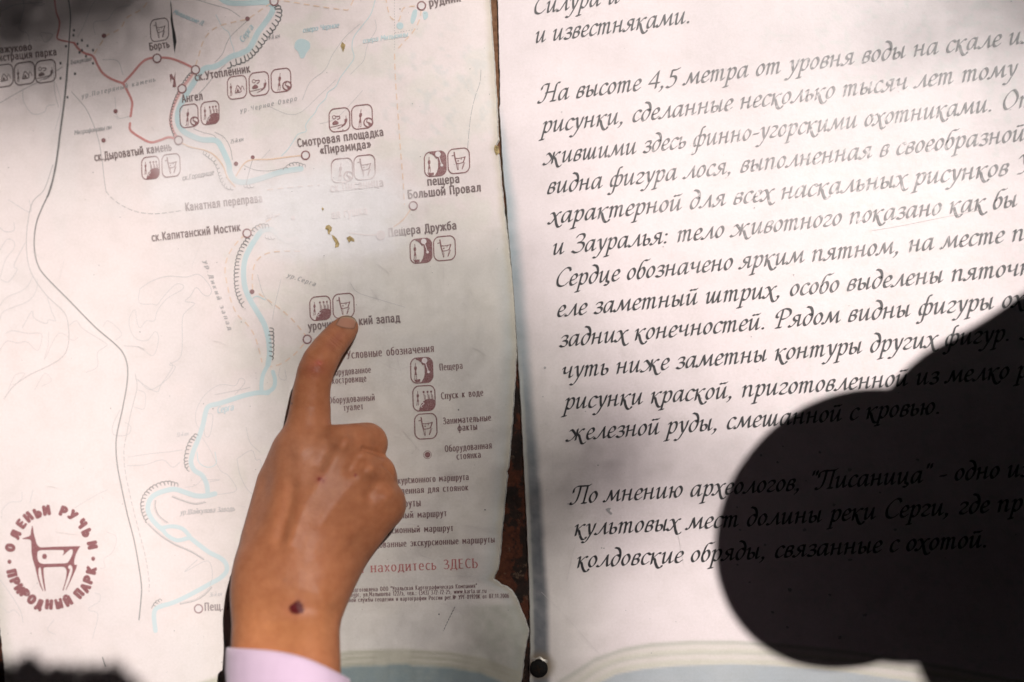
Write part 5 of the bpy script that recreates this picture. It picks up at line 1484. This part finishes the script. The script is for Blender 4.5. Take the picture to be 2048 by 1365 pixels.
# bystander leaning in from the right: head, neck, shoulders
by = empty('person', 'bystander in dark cap and jacket leaning over the text panel, seen only as a shadow', 'person')
figure_blob('body', [([sp(1708, 1058, .42, 243), sp(1716, 1058, .48, 243)], .006), ([sp(1800, 1010, .52, 190), sp(2050, 960, .62, 250)], .006), ([sp(1815, 1150, .46, 146), sp(1790, 1130, .5, 146)], .006), ([sp(1832, 1196, .5, 122), sp(1850, 1180, .54, 122)], .006)], .006, M['skin'], by).data.attributes.new('tone', 'FLOAT_COLOR', 'POINT').data.foreach_set('color', [0.3] * (4 * len(by.children[0].data.vertices)))
figure_blob('cap', [([sp(1708, 1058, .44, 251), sp(1718, 1056, .52, 250)], .006)], .006, M['cloth'], by)
figure_blob('jacket', [([sp(2190, 838, .50, 277), sp(2450, 900, .75, 420)], .03), ([sp(1853, 826, .48, 90), sp(1860, 832, .52, 90)], .004), ([sp(1934, 799, .48, 109), sp(1940, 803, .52, 109)], .004), ([sp(1962, 886, .50, 205), sp(2100, 900, .56, 240)], .008), ([sp(2085, 1480, .50, 232), sp(2350, 1250, .75, 380)], .008), ([sp(2100, 1080, .62, 300), sp(2500, 1050, .85, 520)], .008), ([sp(2500, 1050, .85, 520), sp(3200, 1000, .9, 700)], .03)], .012, M['cloth'], by)
# photographer behind the camera: only the hair reaches into the light
ph = empty('person', 'photographer with loose dark hair behind the camera, whose hair shadows the bottom left corner', 'person')
figure_blob('body', [([sp(60, 1800, .95, 330), sp(40, 1950, 1.0, 330)], .03), ([sp(40, 2050, 1.0, 250), sp(0, 2500, 1.1, 300)], .03)], .010, M['skin'], ph).data.attributes.new('tone', 'FLOAT_COLOR', 'POINT').data.foreach_set('color', [0.3] * (4 * len(ph.children[0].data.vertices)))
figure_blob('hair', [([sp(-20, 1720, .95, 370), sp(-20, 1800, 1.0, 380)], .01), ([sp(-160, 1570, .95, 240), sp(-240, 1700, 1.0, 260)], .01)], .010, M['hair'], ph)
figure_blob('jacket', [([sp(0, 2500, 1.1, 420), sp(-100, 3300, 1.25, 700)], .03)], .02, M['cloth'], ph)
hv, hf = [], []
r = np.random.default_rng(3)
for i in range(150):
    # hair strands sticking out of the outline
    x = r.uniform(-60, 300)
    top = np.interp(x, [-60, 0, 60, 120, 180, 235, 262, 300], [1318, 1316, 1308, 1326, 1330, 1316, 1350, 1376]) + r.uniform(-4, 30)
    d = .95 + r.uniform(-.04, .06)
    wdt = r.uniform(3, 8)
    for q in ((x - wdt, top + 90), (x + wdt, top + 90), (x + wdt * .7 + r.uniform(-6, 6), top), (x - wdt * .7 + r.uniform(-6, 6), top)):
        hv.append(along_sun(q[0], q[1], d))
    b0 = len(hv) - 4
    hv += [np.array(v) + np.array((0, 0, .002)) for v in hv[b0:b0 + 4]]
    hf += [(b0, b0 + 1, b0 + 2, b0 + 3), (b0 + 4, b0 + 7, b0 + 6, b0 + 5), (b0, b0 + 4, b0 + 5, b0 + 1), (b0 + 1, b0 + 5, b0 + 6, b0 + 2), (b0 + 2, b0 + 6, b0 + 7, b0 + 3), (b0 + 3, b0 + 7, b0 + 4, b0)]
mesh_obj('hair_strands', np.array(hv), hf, M['hair'], ph)

# tree: leaves whose gaps make the dapple, and the closed crown that keeps the sky off
SHADE = np.array([  # photo x, y, share of the sun that comes through
    (0, 0, .0), (60, 0, .02), (130, 0, .06), (0, 70, .05), (80, 70, .08), (150, 60, .12), (230, 10, .05), (330, 10, .14), (300, 80, .27), (0, 150, .25), (120, 150, .36), (230, 150, .40), (420, 20, .38), (480, 60, .58), (400, 150, .66), (0, 250, .66), (150, 260, .68), (300, 260, .76), (560, 60, .66), (640, 20, .64), (700, 80, .74), (560, 180, .74), (800, 60, .80), (930, 100, .86),
    (0, 380, .84), (120, 400, .90), (300, 400, .92), (450, 350, .84), (600, 300, .80), (760, 250, .78), (900, 250, .80), (0, 550, .94), (200, 600, .97), (380, 600, .92), (500, 500, .86), (560, 620, .74), (650, 440, .80), (760, 400, .74), (900, 420, .72), (980, 380, .76), (700, 560, .64), (840, 560, .60), (980, 560, .60),
    (0, 800, .97), (200, 850, .98), (400, 850, .92), (480, 800, .84), (600, 750, .50), (650, 690, .42), (600, 820, .56), (740, 700, .55), (880, 700, .50), (980, 720, .46), (700, 820, .52), (860, 820, .42), (980, 850, .33), (640, 900, .52), (760, 900, .55), (840, 920, .46), (960, 960, .38), (560, 1000, .62), (640, 1060, .60), (700, 1000, .56), (860, 1020, .38), (980, 1060, .30), (480, 1000, .85), (440, 1100, .90), (560, 1120, .66), (520, 1180, .72), (680, 1120, .54), (820, 1120, .42), (940, 1140, .33), (540, 1250, .74), (600, 1200, .70), (640, 1250, .66),
    (760, 1210, .54), (880, 1200, .42), (980, 1200, .28), (720, 1300, .58), (850, 1280, .42), (960, 1300, .28), (1040, 1330, .22), (0, 1000, .95), (250, 1050, .98), (350, 1150, .98), (0, 1150, .90), (100, 1250, .88), (250, 1250, .94), (400, 1250, .97), (330, 1330, .92), (420, 1340, .95), (560, 1340, .85),
    (1060, 50, .88), (1250, 50, .88), (1450, 60, .82), (1650, 60, .78), (1800, 20, .64), (1900, 30, .56), (2000, 0, .36), (2048, 20, .25), (2048, 80, .60), (1960, 100, .74), (1060, 200, .92), (1300, 250, .92), (1600, 250, .88), (1850, 250, .84), (2048, 220, .74), (1060, 400, .88), (1300, 400, .96), (1600, 420, .94), (1850, 430, .92), (2048, 430, .86),
    (1060, 580, .72), (1150, 580, .86), (1300, 600, .93), (1600, 600, .96), (1850, 580, .94), (1060, 700, .58), (1150, 720, .66), (1300, 720, .84), (1500, 720, .94), (1700, 700, .96), (1060, 800, .50), (1150, 810, .54), (1250, 800, .66), (1400, 800, .88), (1550, 800, .92), (1060, 890, .42), (1150, 890, .28), (1230, 880, .40), (1330, 880, .66), (1450, 880, .72), (1060, 960, .22), (1150, 950, .10), (1210, 940, .16), (1290, 950, .46), (1400, 960, .66), (1120, 1010, .16), (1180, 1010, .32), (1260, 1020, .60),
    (1350, 1050, .78), (1060, 1060, .24), (1130, 1080, .36), (1220, 1090, .64), (1330, 1120, .86), (1400, 1150, .92), (1080, 1160, .46), (1160, 1160, .60), (1260, 1180, .86), (1380, 1230, .96), (1080, 1250, .50), (1160, 1250, .68), (1280, 1270, .86), (1450, 1270, .96), (1120, 1330, .52), (1220, 1330, .70), (1400, 1340, .84), (1600, 1330, .84), (1800, 1340, .8)], float)
def sun_share(x, y):
    x, y = np.atleast_1d(x), np.atleast_1d(y)
    d2 = (x[:, None] - SHADE[:, 0]) ** 2 + (y[:, None] - SHADE[:, 1]) ** 2
    w = np.exp(-d2 / (2 * 52.0 ** 2)) + 1e-5 / (1 + d2 / 1e4)
    return (w * SHADE[:, 2]).sum(1) / w.sum(1)

lv, lf = [], []
def leaf(c, nrm, size, asp, ang):
    n = nrm / np.linalg.norm(nrm)
    a = np.cross(n, (0.3, 0.2, 0.93))
    if np.linalg.norm(a) < 1e-3:
        a = np.array((1.0, 0, 0))
    a /= np.linalg.norm(a)
    b = np.cross(n, a)
    a, b = a * math.cos(ang) + b * math.sin(ang), -a * math.sin(ang) + b * math.cos(ang)
    i = len(lv)
    for u, w in ((-1, 0), (-.35, .5), (.4, .42), (1, 0), (.4, -.42), (-.35, -.5)):
        lv.append(c + a * u * size + b * w * 2 * size * asp + n * abs(w) * size * .25)
    lf.extend([(i, i + 1, i + 2, i + 3), (i, i + 3, i + 4, i + 5)])
rl = np.random.default_rng(17)
cell = 26.0      # photo pixels
xs = np.arange(-420, 2480, cell)
ys_ = np.arange(-420, 1800, cell)
gx, gy = [a.ravel() for a in np.meshgrid(xs, ys_)]
gx = gx + rl.uniform(-5, 5, gx.shape)
gy = gy + rl.uniform(-5, 5, gy.shape)
outside = np.maximum(np.maximum(-gx, gx - 2048), np.maximum(-gy, gy - 1365))
share = sun_share(np.clip(gx, 0, 2048), np.clip(gy, 0, 1365))
for x, y, s, o_ in zip(gx, gy, share, outside):
    cov = (1 - s ** 1.12) * 1.04
    if cov < 0.03:
        if rl.random() > cov / 0.03:
            continue
        cov = 0.03
    area = cov * (cell * K) ** 2 * 1.04
    asp = 0.46
    size = math.sqrt(area / (2.46 * asp)) if area > 0 else 0
    size *= 1.0 + (0.25 if cov > 0.9 else 0)
    d = 2.8 + rl.uniform(-.1, .1)
    c = along_sun(x, y, d)
    leaf(c, SUN + rl.normal(0, .12, 3), size, asp, rl.uniform(0, 6.28))
# outer crown
for i in range(10000):
    th = rl.uniform(0, 2 * math.pi)
    z = rl.uniform(-0.05, 1.0)
    R = rl.uniform(3.0, 4.2)
    q = math.sqrt(max(0, 1 - z * z))
    c = np.array((R * q * math.cos(th), R * q * math.sin(th), R * z))
    t = c[2] / SUN[2]
    foot = c - SUN * t
    if -.56 < foot[0] < .56 and -.46 < foot[1] < .46 and t > 0:
        continue
    leaf(c, c / R + rl.normal(0, .25, 3), rl.uniform(.14, .24), .46, rl.uniform(0, 6.28))
tree = empty('tree', 'broad leafy forest tree arching over the board, outside the picture', 'tree')
mesh_obj('crown', np.array(lv), lf, M['leaf'], tree)
tv, tf = [], []
def limb(a, b, ra, rb, n=10):
    a, b = np.array(a, float), np.array(b, float)
    d = (b - a) / np.linalg.norm(b - a)
    u = np.cross(d, (0.2, 0.9, 0.3)); u /= np.linalg.norm(u)
    w = np.cross(d, u)
    i0 = len(tv)
    for c, rr in ((a, ra), (b, rb)):
        for k in range(n):
            t = 2 * math.pi * k / n
            tv.append(c + (u * math.cos(t) + w * math.sin(t)) * rr)
    for k in range(n):
        tf.append((i0 + k, i0 + (k + 1) % n, i0 + n + (k + 1) % n, i0 + n + k))
limb((-2.9, 1.4, -1.0), (-2.7, 1.3, 1.6), .26, .20)
limb((-2.7, 1.3, 1.6), (-1.6, .6, 3.2), .18, .09)
limb((-2.7, 1.3, 1.6), (-2.6, -.8, 2.9), .15, .07)
limb((-1.6, .6, 3.2), (.2, -.9, 3.9), .09, .04)
mesh_obj('trunk', np.array(tv), tf, M['bark'], tree, smooth=True)
